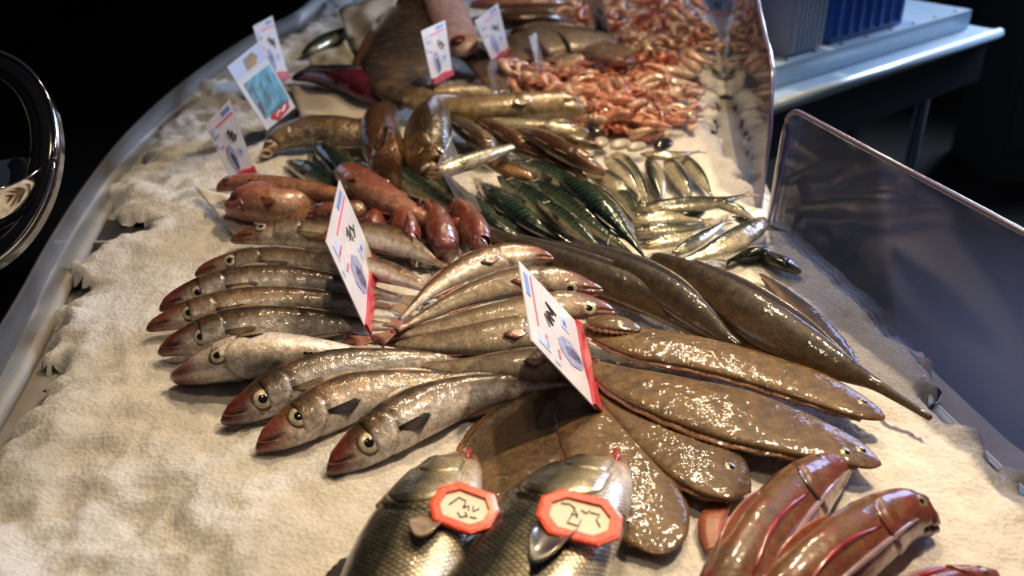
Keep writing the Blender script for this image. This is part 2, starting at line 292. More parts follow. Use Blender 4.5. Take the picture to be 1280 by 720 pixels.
# ------------------------------------------------------------------ fish builder
def spline(pts, n):
    """Catmull-Rom through rows, n samples"""
    A = np.array(pts, float); A = np.vstack([2*A[0]-A[1], A, 2*A[-1]-A[-2]]); k = len(A)-3
    out = []
    for u in np.linspace(0, k, n):
        i = min(int(u), k-1); f = u-i; p0, p1, p2, p3 = A[i:i+4]
        out.append(.5*((2*p1)+(-p0+p2)*f+(2*p0-5*p1+4*p2-p3)*f*f+(-p0+3*p1-3*p2+p3)*f**3))
    return np.array(out)
PROF = {  # half depth along the body, 0 snout .. 1 tail root
    'whiting': [(0, .22), (.015, .38), (.06, .57), (.12, .75), (.2, .90), (.3, 1.), (.42, .97), (.56, .80), (.7, .58), (.84, .34), (.94, .22), (1, .20)],
    'mackerel': [(0, .06), (.03, .25), (.1, .58), (.22, .92), (.38, 1.), (.52, .95), (.68, .68), (.84, .32), (.95, .13), (1, .11)],
    'sardine': [(0, .10), (.04, .36), (.1, .62), (.22, .9), (.4, 1.), (.6, .9), (.78, .55), (.92, .24), (1, .18)],
    'round': [(0, .22), (.03, .45), (.08, .72), (.16, .95), (.28, 1.), (.45, .92), (.65, .65), (.85, .34), (1, .22)],
    'gurnard': [(0, .30), (.03, .50), (.08, .74), (.16, .93), (.28, 1.), (.5, .85), (.75, .5), (1, .22)],
}
class Fish: pass
def body(pts, W=None, prof='whiting', s=1, roll=0, z0=ICE, ratio=.6, n=70, m=36, gill=.235, mouth=.075, am=2.0, headhi=True, lift=None, bow=0, spot=None, rough_out=0):
    px = spline(pts, 240); xy = px[:, :2]
    G = np.array([P(a[0], a[1], z0+.015) for a in xy]); al = np.concatenate([[0], np.cumsum(np.linalg.norm(np.diff(G, axis=0), axis=1))]); Lw = al[-1]
    tt = np.linspace(0, 1, n); tt = tt**1.35 if headhi else tt
    X = np.interp(tt, al/Lw, xy[:, 0]); Y = np.interp(tt, al/Lw, xy[:, 1])
    if W is None: w = np.maximum(np.interp(tt, al/Lw, px[:, 2]), .6)
    else:
        pr = np.array(PROF[prof]); w = W*np.interp(tt, pr[:, 0], pr[:, 1]); w = np.convolve(np.pad(w, 2, 'edge'), [.1, .2, .4, .2, .1], 'valid')
    w[0] = w[0]*.75
    ph = math.radians(roll); zc = np.full(n, z0+.02)
    lf = np.interp(tt, [q[0] for q in lift], [q[1] for q in lift]) if lift else np.zeros(n)
    Z3 = np.array([0, 0, 1.0])
    for it in range(4):
        Cn = np.array([P(X[i], Y[i], zc[i]) for i in range(n)])
        T = np.gradient(Cn, axis=0); T /= np.linalg.norm(T, axis=1)[:, None]
        Nn = np.cross(Z3, T); Nn /= np.linalg.norm(Nn, axis=1)[:, None]; Nn *= s
        A = math.cos(ph)*Nn+math.sin(ph)*Z3; B = -math.sin(ph)*Nn+math.cos(ph)*Z3
        dep = (Cn-CAM)@FW
        def img(v, i):  # px per metre of moving along v at station i
            k = F/dep[i]; c = Cn[i]-CAM; f = (v@FW)/dep[i]
            return np.array([k*(v@R_)-F*(c@R_)/dep[i]*f, -(k*(v@UP)-F*(c@UP)/dep[i]*f)])
        a = np.zeros(n)
        for i in range(n):
            ti = img(T[i], i); mm = np.array([-ti[1], ti[0]]); mm /= np.linalg.norm(mm)
            a[i] = w[i]/math.sqrt((img(A[i], i)@mm)**2+(ratio*(img(B[i], i)@mm))**2)
        a = np.minimum(a, np.median(a)*2.2)
        zc = z0+lf+np.sqrt((a*math.sin(ph))**2+(a*ratio*math.cos(ph))**2)
        zc = np.convolve(np.pad(zc, 3, 'edge'), np.ones(7)/7, 'valid')
    f = Fish(); f.t = tt; f.C = Cn; f.A = A; f.B = B; f.a = a; f.b = a*ratio; f.T = T; f.L = Lw; f.s = s; f.ratio = ratio; f.z0 = z0; f.n = n; f.m = m; f.al = -PI/2+np.arange(m)*2*PI/m
    # rings
    al_ = -PI/2+np.arange(m)*2*PI/m
    V = []; at = []; ad = []; uv = []; sp = []
    for i in range(n):
        t = tt[i]
        for q in al_:
            k = 1.0
            if gill:
                tg = gill+.035*math.cos(2*(q-PI/2) if q > 0 else 0)-.01*math.cos(q)
                if t < tg: k += .07*max(0, 1-(tg-t)/.07)*max(0, math.sin(abs(q)))**.5
                elif t < tg+.02: k -= .05*(1-(t-tg)/.02)
            dark = 0
            if mouth and q > 0 and t < mouth*1.1:
                w_ = math.exp(-((q-am-.4*t/mouth*.5)/.13)**2)*min(1, (mouth*1.1-t)/(mouth*.25))
                k -= .26*w_; dark = .9*w_
            if spot and q > 0:
                dark = max(dark, spot[2]*math.exp(-((t-spot[0])/.012)**2-((q-spot[1])/.16)**2))
            if gill and q > 0 and abs(t-tg-.006) < .008: dark = max(dark, .45)
            ca = math.cos(q); sa = math.sin(q)
            sa2 = math.copysign(abs(sa)**.9, sa)
            V.append(Cn[i]+A[i]*a[i]*ca*k+B[i]*f.b[i]*sa2*k)
            at.append(t); ad.append(.5+.5*ca); uv.append((t*Lw, q*a.mean()*.8, 0)); sp.append(dark)
    Fc = [(i*m+k, (i+1)*m+k, (i+1)*m+(k+1) % m, i*m+(k+1) % m) for i in range(n-1) for k in range(m)]
    # rounded ends
    for i, sg in ((0, -1), (n-1, 1)):
        c = len(V); V.append(Cn[i]+T[i]*sg*a[i]*.45); at.append(tt[i]); ad.append(.5); uv.append((tt[i]*Lw, 0, 0)); sp.append(0)
        Fc += [((i*m+k, i*m+(k+1) % m, c) if i == 0 else (i*m+(k+1) % m, i*m+k, c)) for k in range(m)]
    f.V = V; f.F = Fc; f.attr = dict(t=at, d=ad, uvm=uv, spot=sp)
    def surf(t, q, off=0):
        g = lambda arr: np.array([np.interp(t, tt, arr[:, j]) for j in range(3)])
        aa = np.interp(t, tt, a); c, A_, B_ = g(Cn), g(A), g(B)
        p = c+A_*aa*math.cos(q)+B_*aa*ratio*math.sin(q)
        nr = unit(A_*math.cos(q)*ratio+B_*math.sin(q)); return p+nr*off, nr, unit(g(T)), aa
    f.surf = surf
    return f
def spot_on(f, x_, y_):
    """(t, angle) of the visible skin that the photograph shows at x_, y_"""
    V = np.array(f.V[:f.n*f.m]); rel = V-CAM; dep = rel@FW; u = 640+F*(rel@R_)/dep; v = 360-F*(rel@UP)/dep
    i = np.arange(len(V))//f.m; q = f.al[np.arange(len(V)) % f.m]
    nr = f.A[i]*(np.cos(q)*f.ratio)[:, None]+f.B[i]*np.sin(q)[:, None]; face = np.einsum('ij,ij->i', nr, rel) < 0
    d = np.hypot(u-x_, v-y_)+np.where(face, 0, 1e4); k = int(d.argmin()); return f.t[k//f.m], f.al[k % f.m], V[k]
def patch(f, root, name, mat, q0, q1, tlo, thi, off=.003, th=.0012, n=14, k=10, edge=0.0):
    """a thin plate that hugs the skin (gill cover, fin lying flat, patch of skin)"""
    V = []; at = []; ad = []; uv = []
    for sd in (0, 1):
        for i in range(n+1):
            u = i/n; q = q0+(q1-q0)*u
            for j in range(k+1):
                g = j/k; t = tlo(u)*(1-g)+thi(u)*g; brd = min(1, min(u, 1-u)*8, (g+.04)*8, (1-g)*9)
                V.append(f.surf(t, q, off*(.25+.75*brd)+edge*g-(th+.001 if sd else 0))[0]); at.append(min(t, .17)); ad.append(.5+.5*math.cos(q)); uv.append((t*f.L, q*.03, 0))
    o = (n+1)*(k+1); m_ = k+1; Fc = []
    for i in range(n):
        for j in range(k):
            c4 = (i*m_+j, (i+1)*m_+j, (i+1)*m_+j+1, i*m_+j+1); Fc += [c4, tuple(x+o for x in c4[::-1])]
    for i in range(n): Fc += [(i*m_, i*m_+o, (i+1)*m_+o, (i+1)*m_), (i*m_+k, (i+1)*m_+k, (i+1)*m_+k+o, i*m_+k+o)]
    for j in range(k): Fc += [(j, j+1, j+1+o, j+o), (n*m_+j, n*m_+j+o, n*m_+j+1+o, n*m_+j+1)]
    return mk(name, V, Fc, M[mat], root, True, dict(t=at, d=ad, uvm=uv, spot=[0.0]*len(V)))
def eye(f, root, t, q, r, mat='eye_silver', proud=.15):
    if t > 1: t, q, _ = spot_on(f, t, q)
    p, nr, T, aa = f.surf(t, q, -.12*r); g_ = (f.surf(min(t+.03, 1), q)[3]-f.surf(max(t-.03, 0), q)[3])/(.06*f.L); nr = unit(nr-T*min(1.0, max(-1.0, g_))*.9); ax = unit(np.cross(nr, T)); ay = np.cross(nr, ax)
    MB().ball(p-nr*r*.10, (r*1.22, r*1.22, r*.26), ax, ay, nr, 20, 10).build('eye_rim', M['eye_ring'], root, True)
    e = MB().ball(p, (r, r, r*.24), ax, ay, nr, 20, 12).build('eye', M[mat], root, True)
    pp = MB().ball(p+nr*r*.185, (r*.50, r*.50, r*.12), ax, ay, nr, 16, 10).build('pupil', M['pupil'], e, True)
    return e
def blade(name, top, bot, mat, root, th=.0014, rays=14, k=3):
    """a fin: a rippled thin skin between its root line and its outer edge"""
    n = max(rays*2, 4); a = spline(top, n); b = spline(bot, n); V = []; nn = unit(np.cross(a[-1]-a[0], b[n//2]-a[n//2]))
    for sd in (1, -1):
        for i in range(n):
            for j in range(k+1):
                g = j/k; V.append(a[i]*(1-g)+b[i]*g+nn*(sd*th*.5*(1-.6*g)+(.0007 if i % 2 else -.0005)*g))
    m_ = k+1; o = n*m_; Fc = []
    for i in range(n-1):
        for j in range(k):
            q = (i*m_+j, i*m_+j+1, (i+1)*m_+j+1, (i+1)*m_+j); Fc.append(q); Fc.append(tuple(x+o for x in q[::-1]))
    for i in range(n-1):
        Fc.append((i*m_, (i+1)*m_, (i+1)*m_+o, i*m_+o)); Fc.append((i*m_+k, i*m_+k+o, (i+1)*m_+k+o, (i+1)*m_+k))
    for j in range(k): 
        Fc.append((j, j+o, j+1+o, j+1)); Fc.append(((n-1)*m_+j, (n-1)*m_+j+1, (n-1)*m_+j+1+o, (n-1)*m_+j+o))
    return mk(name, V, Fc, M[mat], root, True)
def tail_fin(f, root, ln=.16, spread=1.6, mat='fin', fork=.4, rays=12):
    c, A, T, a = f.C[-1], f.A[-1], f.T[-1], f.a[-1]; L = ln*f.L; amax = f.a.max()
    # a tail lies down towards the horizontal
    A = unit(A*np.array([1, 1, .35])); c = c.copy()
    root_l = [c+A*a*.9*u-T*.004 for u in np.linspace(1, -1, 7)]
    tip = [c+T*L*(1-fork*(1-abs(u)))+A*amax*spread*.55*u+np.array([0, 0, -min(.6*a, max(0, c[2]-f.z0-.004))]) for u in np.linspace(1, -1, 7)]
    return blade('tail_fin', root_l, tip, mat, root, rays=rays)
def edge_fin(f, root, name, t0, t1, h, side=1, mat='fin', lean=.35, rays=12, q=None):
    """a fin on the back (side 1) or under the belly (side -1)"""
    q0 = 0 if side > 0 else PI
    ts = np.linspace(t0, t1, 8); lo = []; hi = []
    for i, t in enumerate(ts):
        p, nr, T, aa = f.surf(t, q0 if q is None else q, -.0015); lo.append(p)
        hh = h*math.sin(PI*min(1, (i+.9)/7.2))**.6
        hi.append(p+nr*hh+T*hh*lean*1.2)
    return blade(name, lo, hi, mat, root, rays=rays)
def pectoral(f, root, t=.27, q=2.0, ln=.13, wd=.5, mat='fin', out=.25, down=.35):
    p, nr, T, aa = f.surf(t, q, -.001); Lf = ln*f.L; D = unit(np.cross(T, nr)); D = D if (D@f.A[len(f.A)//3]) < 0 else -D
    w = aa*wd*.3
    lo = [p+D*w*(u)*.5+nr*.001 for u in np.linspace(-1, 1, 5)]
    hi = [p+T*Lf*(1-.35*abs(u+.3))+D*(w*u*1.5+down*Lf*.4)+nr*out*Lf*.35 for u in np.linspace(-1, 1, 5)]
    return blade('pectoral_fin', lo, hi, mat, root, rays=9)
def make_fish(label, cat, group, mat, pts, name='fish', eyes=((.12, 1.05),), er=None, emat='eye_silver', tail=True, tmat='fin', fins=True, pect=True, jaw=False, tspread=1.5, tln=.15, tfork=.35, **kw):
    f = body(pts, **kw)
    root = thing(name, label, cat, (f.C[len(f.C)//2][0], f.C[len(f.C)//2][1], f.z0), group)
    mk('body', f.V, f.F, M[mat], root, True, f.attr)
    amax = f.a.max(); er = er or amax*.21
    for (t, q) in eyes: eye(f, root, t, q, er, emat)
    if tail: tail_fin(f, root, tln, tspread, tmat, tfork)
    if fins:
        edge_fin(f, root, 'dorsal_fin', .33, .46, amax*.28, 1, tmat)
        edge_fin(f, root, 'dorsal_fin', .54, .76, amax*.22, 1, tmat)
        edge_fin(f, root, 'anal_fin', .55, .80, amax*.22, -1, tmat)
    if pect: pectoral(f, root, mat=pect if isinstance(pect, str) else tmat)
    if jaw:
        pts3 = [f.surf(t, am_, -.0002)[0] for t, am_ in ((.004, 1.3), (.012, 1.75), (.03, 2.0), (.055, 2.15), (.08, 2.25))]
        MB().tube(pts3, [amax*.03, amax*.045, amax*.045, amax*.03, amax*.01], 8).build('lip', M['jaw'], root, True)
    return root, f
# ------------------------------------------------------------------ ice and counter
def vnoise(x, y, s, seed):
    g = np.random.RandomState(seed).rand(512, 512); u = x/s+100; v = y/s+100
    i = np.floor(u).astype(int); j = np.floor(v).astype(int); fu = u-i; fv = v-j; fu = fu*fu*(3-2*fu); fv = fv*fv*(3-2*fv)
    G = lambda a, b: g[a % 512, b % 512]
    return (G(i, j)*(1-fu)+G(i+1, j)*fu)*(1-fv)+(G(i, j+1)*(1-fu)+G(i+1, j+1)*fu)*fv-.5
ice_px = [(404, -22), (398, 22), (375, 46), (340, 66), (290, 92), (240, 122), (208, 160), (185, 190), (155, 222), (122, 258), (135, 268), (196, 282), (180, 296), (145, 305), (92, 338), (100, 368), (72, 398), (84, 430), (60, 446), (62, 478), (26, 530), (8, 560), (-50, 610), (-150, 700), (-230, 850), (1450, 850), (1400, 700), (1285, 614), (1232, 578), (1180, 540), (1166, 495), (1142, 450), (1106, 420), (1088, 380), (1046, 345), (1012, 318), (985, 290), (952, 276), (932, 232), (905, 196), (885, 160), (893, 110), (892, 60), (876, 20), (850, -22)]
poly = np.array([P(a, b, ICE-.02)[:2] for a, b in ice_px])
def poly_dist(X, Y, pl):
    d = np.full(X.shape, 1e9); ins = np.zeros(X.shape, bool); n = len(pl)
    for i in range(n):
        x1, y1 = pl[i]; x2, y2 = pl[(i+1) % n]; dx, dy = x2-x1, y2-y1
        tt = np.clip(((X-x1)*dx+(Y-y1)*dy)/(dx*dx+dy*dy), 0, 1); d = np.minimum(d, np.hypot(X-x1-tt*dx, Y-y1-tt*dy))
        c = ((y1 > Y) != (y2 > Y)) & (X < (x2-x1)*(Y-y1)/(y2-y1+1e-12)+x1); ins ^= c
    return np.where(ins, d, -d)
CLEAR = np.array([P(a, b)[:2] for a, b in [(250, 230), (170, 400), (260, 540), (400, 620), (400, 800), (1250, 800), (1150, 560), (1170, 530), (1000, 320), (880, 190), (880, 0), (470, 0), (330, 150)]])
TRAY = ICE-.04
def build_ice():
    xs = np.arange(-1.25, 1.3, .0065); ys = np.arange(.42, 3.75, .0075); X, Y = np.meshgrid(xs, ys)
    e = poly_dist(X, Y, poly)+.008+np.where(X > .3, .008, 0)
    e = e+vnoise(X, Y, .05, 1)*.035+vnoise(X, Y, .02, 2)*.022+vnoise(X, Y, .009, 3)*.012
    inn = poly_dist(X, Y, CLEAR); out = np.clip(-inn/.1, 0, 1)
    s = np.clip(e/.045, 0, 1); s = np.sqrt(1-(1-s)**2)
    Z = TRAY+.001+(ICE-TRAY-.003)*s
    Z += s*(vnoise(X, Y, .12, 4)*.03*out+vnoise(X, Y, .045, 5)*(.006+.014*out)+vnoise(X, Y, .018, 6)*(.004+.006*out)+vnoise(X, Y, .008, 7)*.005)
    Z = np.where(inn > 0, np.minimum(Z, ICE+.003), Z)
    keep = e > -.004; idx = -np.ones(X.shape, int); 
    q = keep[:-1, :-1] & keep[1:, :-1] & keep[:-1, 1:] & keep[1:, 1:]
    use = np.zeros(X.shape, bool); use[:-1, :-1] |= q; use[1:, :-1] |= q; use[:-1, 1:] |= q; use[1:, 1:] |= q
    idx[use] = np.arange(use.sum()); J, I = np.nonzero(q)
    Fc = np.stack([idx[J, I], idx[J, I+1], idx[J+1, I+1], idx[J+1, I]], 1)
    V = np.stack([X[use], Y[use], Z[use]], 1)
    o = mk('crushed_ice', V, Fc.tolist(), M['ice'], None, True); tag(o, 'thick bed of crushed white ice covering the fish counter', 'ice', None, 'stuff')
build_ice()
rim_px = [(440, -40), (388, 16), (335, 46), (280, 82), (222, 128), (168, 182), (122, 244), (82, 310), (44, 384), (6, 450), (-50, 540), (-130, 680), (-190, 800)]
rim = [P(a, b, ICE+.01)[:2] for a, b in rim_px]; rimw = spline(rim, 60)
rp = [(1452, 760), (1330, 640), (1215, 548), (1100, 436), (1020, 352), (962, 300), (945, 268), (925, 215), (912, 165), (908, 110), (905, 60), (893, 25), (872, -10), (850, -50)]
base_r = [P(a, b, TRAY+.002)[:2] for a, b in rp]
ct = thing('display_counter', 'curved steel fish display counter with dark body under the ice', 'counter', (0, 1.6, 0))
outl = [tuple(p) for p in rimw[::-1]]+[tuple(p) for p in base_r[::-1]]
outl_c = [(p[0], p[1]) for p in rimw[::-1]]+[(p[0]+.04, p[1]) for p in reversed(base_r[::-1])][::-1]
MB().prism(outl_c, TRAY-.02, TRAY).build('tray', M['steel'], ct)
cen = np.mean(np.array(outl_c), 0)
MB().prism([tuple(cen+(np.array(p)-cen)*.97) for p in outl_c], 0, TRAY-.021).build('cabinet_body', M['counter'], ct)
MB().tube([(p[0], p[1], TRAY+.012) for p in rimw], .012, 12).build('rim', M['steel'], ct, True)
# low glass guard that follows the left rim
g = MB(); V = []; Fc = []
for i, p in enumerate(rimw):
    t = rimw[min(i+1, 59)]-rimw[max(i-1, 0)]; nn = unit(np.array([-t[1], t[0]])); nn = nn if nn[0] < 0 else -nn
    for k, (o_, z_) in enumerate(((0, .02), (.012, .045), (.018, .07), (.014, .07), (.008, .045), (-.004, .02))):
        V.append((p[0]+nn[0]*o_, p[1]+nn[1]*o_, TRAY+z_))
Fc = [(i*6+k, i*6+(k+1) % 6, (i+1)*6+(k+1) % 6, (i+1)*6+k) for i in range(59) for k in range(6)]
mk('glass_guard', V, Fc, M['clear'], ct, True)
# steel joint strip
a = P(84, 292, TRAY+.006); b = P(215, 292, TRAY+.006); ax = unit(b-a)
jo = thing('joint_strip', 'dark flat steel strip crossing the bare tray at the left', 'strip', (*((a+b)/2)[:2], TRAY))
MB().box((a+b)/2+np.array([0, .0, 0]), np.linalg.norm(b-a)/2, .043, .005, ax).build('plate', M['dark_steel'], jo)
MB().box((a+b)/2+np.array([0, -.047, .001]), np.linalg.norm(b-a)/2, .004, .007, ax).build('trim_edge', M['steel'], jo)
# ------------------------------------------------------------------ acrylic screens
def screen(name, label, base, top, edge_r=.004):
    root = thing(name, label, 'screen', (base[0][0], base[0][1], TRAY+.002))
    V = []; n = len(base); d = [unit(np.array([*(np.array(base[min(i+1, n-1)])-np.array(base[max(i-1, 0)]))[:2], 0])) for i in range(n)]
    for sd in (1, -1):
        for i in range(n):
            nn = np.array([-d[i][1], d[i][0], 0])*sd*.0025
            V.append(np.array(base[i])+nn); V.append(np.array(top[i])+nn)
    o = 2*n; Fc = []
    for i in range(n-1):
        Fc += [(2*i, 2*i+1, 2*i+3, 2*i+2), (o+2*i, o+2*i+2, o+2*i+3, o+2*i+1)]
    mk('sheet', V, Fc, M['acrylic'], root, True)
    MB().tube([np.array(base[0])]+[np.array(t) for t in top], edge_r, 8).build('polished_edge', M['acrylic_edge'], root, True)
def lerp(a, b, t): return np.array(a)*(1-t)+np.array(b)*t
zb = TRAY+.003
B0 = P(957, 298, zb); B1 = P(1212, 545, zb); dirv = unit((B1-B0)); B2 = B0+dirv*np.linalg.norm(B1-B0)*1.9
T0 = P(985, 133, ICE+.22); T1 = P(1282, 292, ICE+.22); T2 = T0+(T1-T0)*1.9
bs = []; tp = []
for u in np.linspace(0, 1, 36):
    u2 = u**2; b_ = lerp(B0, B2, u2); t_ = lerp(T0, T2, u2); L_ = np.linalg.norm(b_-B0)
    r = .035; drop = 0
    if L_ < r: drop = r-math.sqrt(max(0, r*r-(r-L_)**2))
    t2 = b_.copy(); t2[2] = t_[2]; lean = t_-t2; t_ = t_.copy(); t_[2] -= drop
    bs.append(b_); tp.append(t_)
screen('acrylic_screen', 'nearer clear acrylic screen with rounded corner along the right ice edge', bs, tp)
Q0 = P(947, 282, zb)
tb = [(947, 282), (932, 232), (920, 190), (912, 150), (906, 110), (902, 70), (897, 38), (884, 8), (862, -30)]
bb = spline([P(x_, y_, zb) for x_, y_ in tb], 30); tt2 = []
for i, p in enumerate(bb):
    u = i/29; L_ = np.linalg.norm(p-bb[0]); h = .235+.11*min(1, max(0, (L_-.12)/.5)) ; r = .10
    if L_ < r: h -= r-math.sqrt(max(0, r*r-(r-L_)**2))
    tt2.append(p+np.array([.0, 0, h+.03]))
screen('acrylic_screen', 'farther acrylic screen with swooping top edge beside the prawns', list(bb), tt2)
# ------------------------------------------------------------------ whiting fan, heads at the left
WG = 'whiting laid in a fan with heads to the left'
wh = [
 ('nearest and largest whiting of the left fan, bluish flank', [(410, 584), (440, 566), (490, 533), (540, 508), (600, 490), (660, 482), (720, 478)], 31, 'whiting', 28, .000),
 ('whiting with bright round eye, second up from the nearest', [(322, 556), (350, 541), (395, 516), (440, 497), (500, 486), (570, 480), (640, 478)], 29, 'silver_whiting', 30, .000),
 ('whiting third up from the nearest, dark back and red snout', [(279, 522), (310, 508), (355, 485), (410, 465), (470, 455), (530, 450), (590, 450)], 27, 'whiting', 32, .002),
 ('pale whiting turned belly out with its mouth agape', [(221, 471), (250, 461), (295, 449), (345, 442), (400, 443), (460, 446), (510, 446)], 26, 'silver_whiting', -35, .000),
 ('whiting with scaly golden flank beneath the leaning front left tag', [(201, 437), (230, 427), (275, 414), (330, 406), (390, 404), (450, 406), (500, 410)], 23, 'whiting', 30, .006),
 ('slim whiting whose red snout reaches farthest left', [(185, 409), (212, 400), (255, 388), (310, 378), (370, 374), (430, 376), (490, 384)], 18, 'silver_whiting', 32, .010),
 ('whiting with dark side spot, just above the farthest left snout', [(201, 384), (230, 371), (275, 358), (330, 351), (390, 352), (450, 360), (500, 372)], 19, 'whiting', 32, .014),
 ('small whiting above the spotted one, snout raised', [(245, 342), (270, 333), (310, 326), (360, 326), (420, 334), (480, 348), (530, 362)], 15, 'silver_whiting', 32, .012),
 ('topmost pale whiting of the left fan, blunt snout', [(291, 299), (320, 294), (365, 291), (420, 297), (480, 308), (530, 322), (575, 340)], 16, 'silver_whiting', 20, .010),
]
WE = [(462, 552), (373, 520), (330, 498), (272, 442), (252, 420), (235, 391), (246, 365), (287, 325), (327, 284)]
for i, (lb, pts, W, mat, roll, dz) in enumerate(wh):
    am = 1.85 if roll > 0 else 1.5
    r_, f_ = make_fish(lb, 'fish', WG, mat, pts, name='whiting', W=W*1.1, prof='whiting', roll=roll, z0=ICE+dz, ratio=.66, n=96, m=48, am=am,
              eyes=(WE[i],), er=.0108 if i < 3 else .0090, jaw=True, spot=(.275, 1.75, .95), pect='dark_fin' if i in (0, 1) else 'fin', mouth=.085)
    patch(f_, r_, 'gill_cover', mat, .55, 2.5, lambda u: .165, lambda u: .215+.055*math.sin(PI*u)**.7, .0022, .0008)
# bare long fish seen behind the left tag
make_fish('long silver fish running right behind the leaning front left tag', 'fish', None, 'silver_whiting', [(395, 300), (430, 292), (475, 296), (515, 310), (555, 334)], name='whiting', W=17, prof='sardine', roll=25, z0=ICE+.03, eyes=(), tail=False, fins=False, pect=False, gill=0, mouth=0, ratio=.6)
make_fish('narrow silver fish just behind the red strip of front left tag', 'fish', None, 'silver_whiting', [(430, 330), (465, 333), (500, 345), (545, 366)], name='whiting', W=13, prof='sardine', roll=25, z0=ICE+.02, eyes=(), tail=False, fins=False, pect=False, gill=0, mouth=0, ratio=.6)
# ------------------------------------------------------------------ tails left, heads right
HG = 'pale fish with tails at the centre and heads to the right'
for lb, pts, W, mat, roll, dz, ey in [
 ('arched silvery fish curving up behind the leaning front right tag', [(690, 322), (660, 318), (620, 322), (575, 340), (535, 366), (500, 400)], 17, 'silver_whiting', 20, .035, ()),
 ('upper red headed fish peeping out right of the front right tag', [(752, 362), (735, 360), (700, 352), (650, 352), (590, 368), (540, 390), (490, 416)], 19, 'haddock', 20, .030, ((714, 360),)),
 ('lower red headed fish peeping out right of the front right tag', [(768, 390), (748, 386), (710, 382), (650, 392), (590, 402), (520, 415), (465, 424)], 21, 'haddock', 15, .018, ((736, 384),)),
 ('grey brown fish with red tail running under the front right tag', [(735, 412), (700, 412), (650, 416), (600, 424), (550, 428), (500, 428), (450, 424)], 24, 'haddock', 15, .006, ((.12, 1.2),)),
 ('pale cream fish with a thin red line along its lower side', [(745, 450), (715, 454), (670, 456), (620, 459), (575, 461), (535, 457), (508, 452)], 23, 'haddock', 5, .004, ((.12, 1.2),)),
]:
    make_fish(lb, 'fish', HG, mat, pts, name='haddock', W=W, prof='whiting', s=-1, roll=roll, z0=ICE+dz, ratio=.6, n=80, m=40, eyes=ey, er=.009, tmat='tail_red', jaw=False, tspread=1.0, tln=.08, tfork=.2)
# ------------------------------------------------------------------ bass with orange tags
def bass(lb, pts, ey, pt):
    root, f = make_fish(lb, 'fish', 'sea bass with orange tags', 'bass', pts, name='sea_bass', prof='whiting', s=-1, roll=-12, z0=ICE+.004, ratio=.52, n=110, m=60, gill=.30, am=2.1, mouth=.06,
              eyes=(ey,), er=.0125, emat='black_eye', tail=False, fins=False, pect=False)
    edge_fin(f, root, 'dorsal_fin', .42, .62, .02, 1, 'dark_fin')
    edge_fin(f, root, 'anal_fin', .82, .92, .02, -1, 'fin')
    pts3 = [f.surf(t, q, .0005)[0] for t, q in ((.002, 1.0), (.006, 1.6), (.02, 1.95), (.045, 2.1), (.075, 2.2))]
    MB().tube(pts3, [.003, .0045, .004, .0035, .0015], 10).build('lip', M['flesh'], root, True)
    patch(f, root, 'gill_cover', 'bass', 0.75, 2.3, lambda u: .14+.02*u, lambda u: .235+.085*math.sin(PI*u)**.6, .0035, .001, 20, 14, .001)
    patch(f, root, 'cheek_plate', 'bass', 1.15, 2.2, lambda u: .10, lambda u: .17+.03*math.sin(PI*u), .0048, .001, 14, 8)
    patch(f, root, 'pectoral_fin', pt, 1.75, 2.25, lambda u: .37, lambda u: .375+(.10 if pt == 'fin' else .20)*math.sin(PI*(u*.8+.12))**.8, .002, .001, 10, 14, .012)
    return root, f
M['bassgill'] = simple('brassy_gill_skin', (.30, .20, .11), .3, metal=.3, coat=1, var=.5, vscale=60)
b1, f1 = bass('left sea bass, cut off by the picture edge, orange tag under its chin', [(588, 569, 7), (576, 577, 20), (558, 597, 40), (540, 628, 56), (522, 668, 66), (500, 720, 70), (472, 790, 68), (440, 880, 52), (420, 960, 20)], (541, 573), 'fin')
b2, f2 = bass('right and larger sea bass with dark scaly back, bloody red snout', [(772, 570, 9), (757, 582, 26), (735, 603, 50), (708, 636, 70), (678, 682, 84), (645, 735, 90), (605, 800, 86), (560, 890, 60), (530, 960, 24)], (737, 575), 'dark_fin')
def hit_z(f, x_, y_):
    """height of the fish where the photograph point falls on it"""
    V = np.array(f.V); rel = V-CAM; dep = rel@FW; u = 640+F*(rel@R_)/dep; v = 360-F*(rel@UP)/dep
    d = np.hypot(u-x_, v-y_)+200*(dep-dep.min())*0; idx = np.argsort(d)[:12]; return V[idx][:, 2].max()
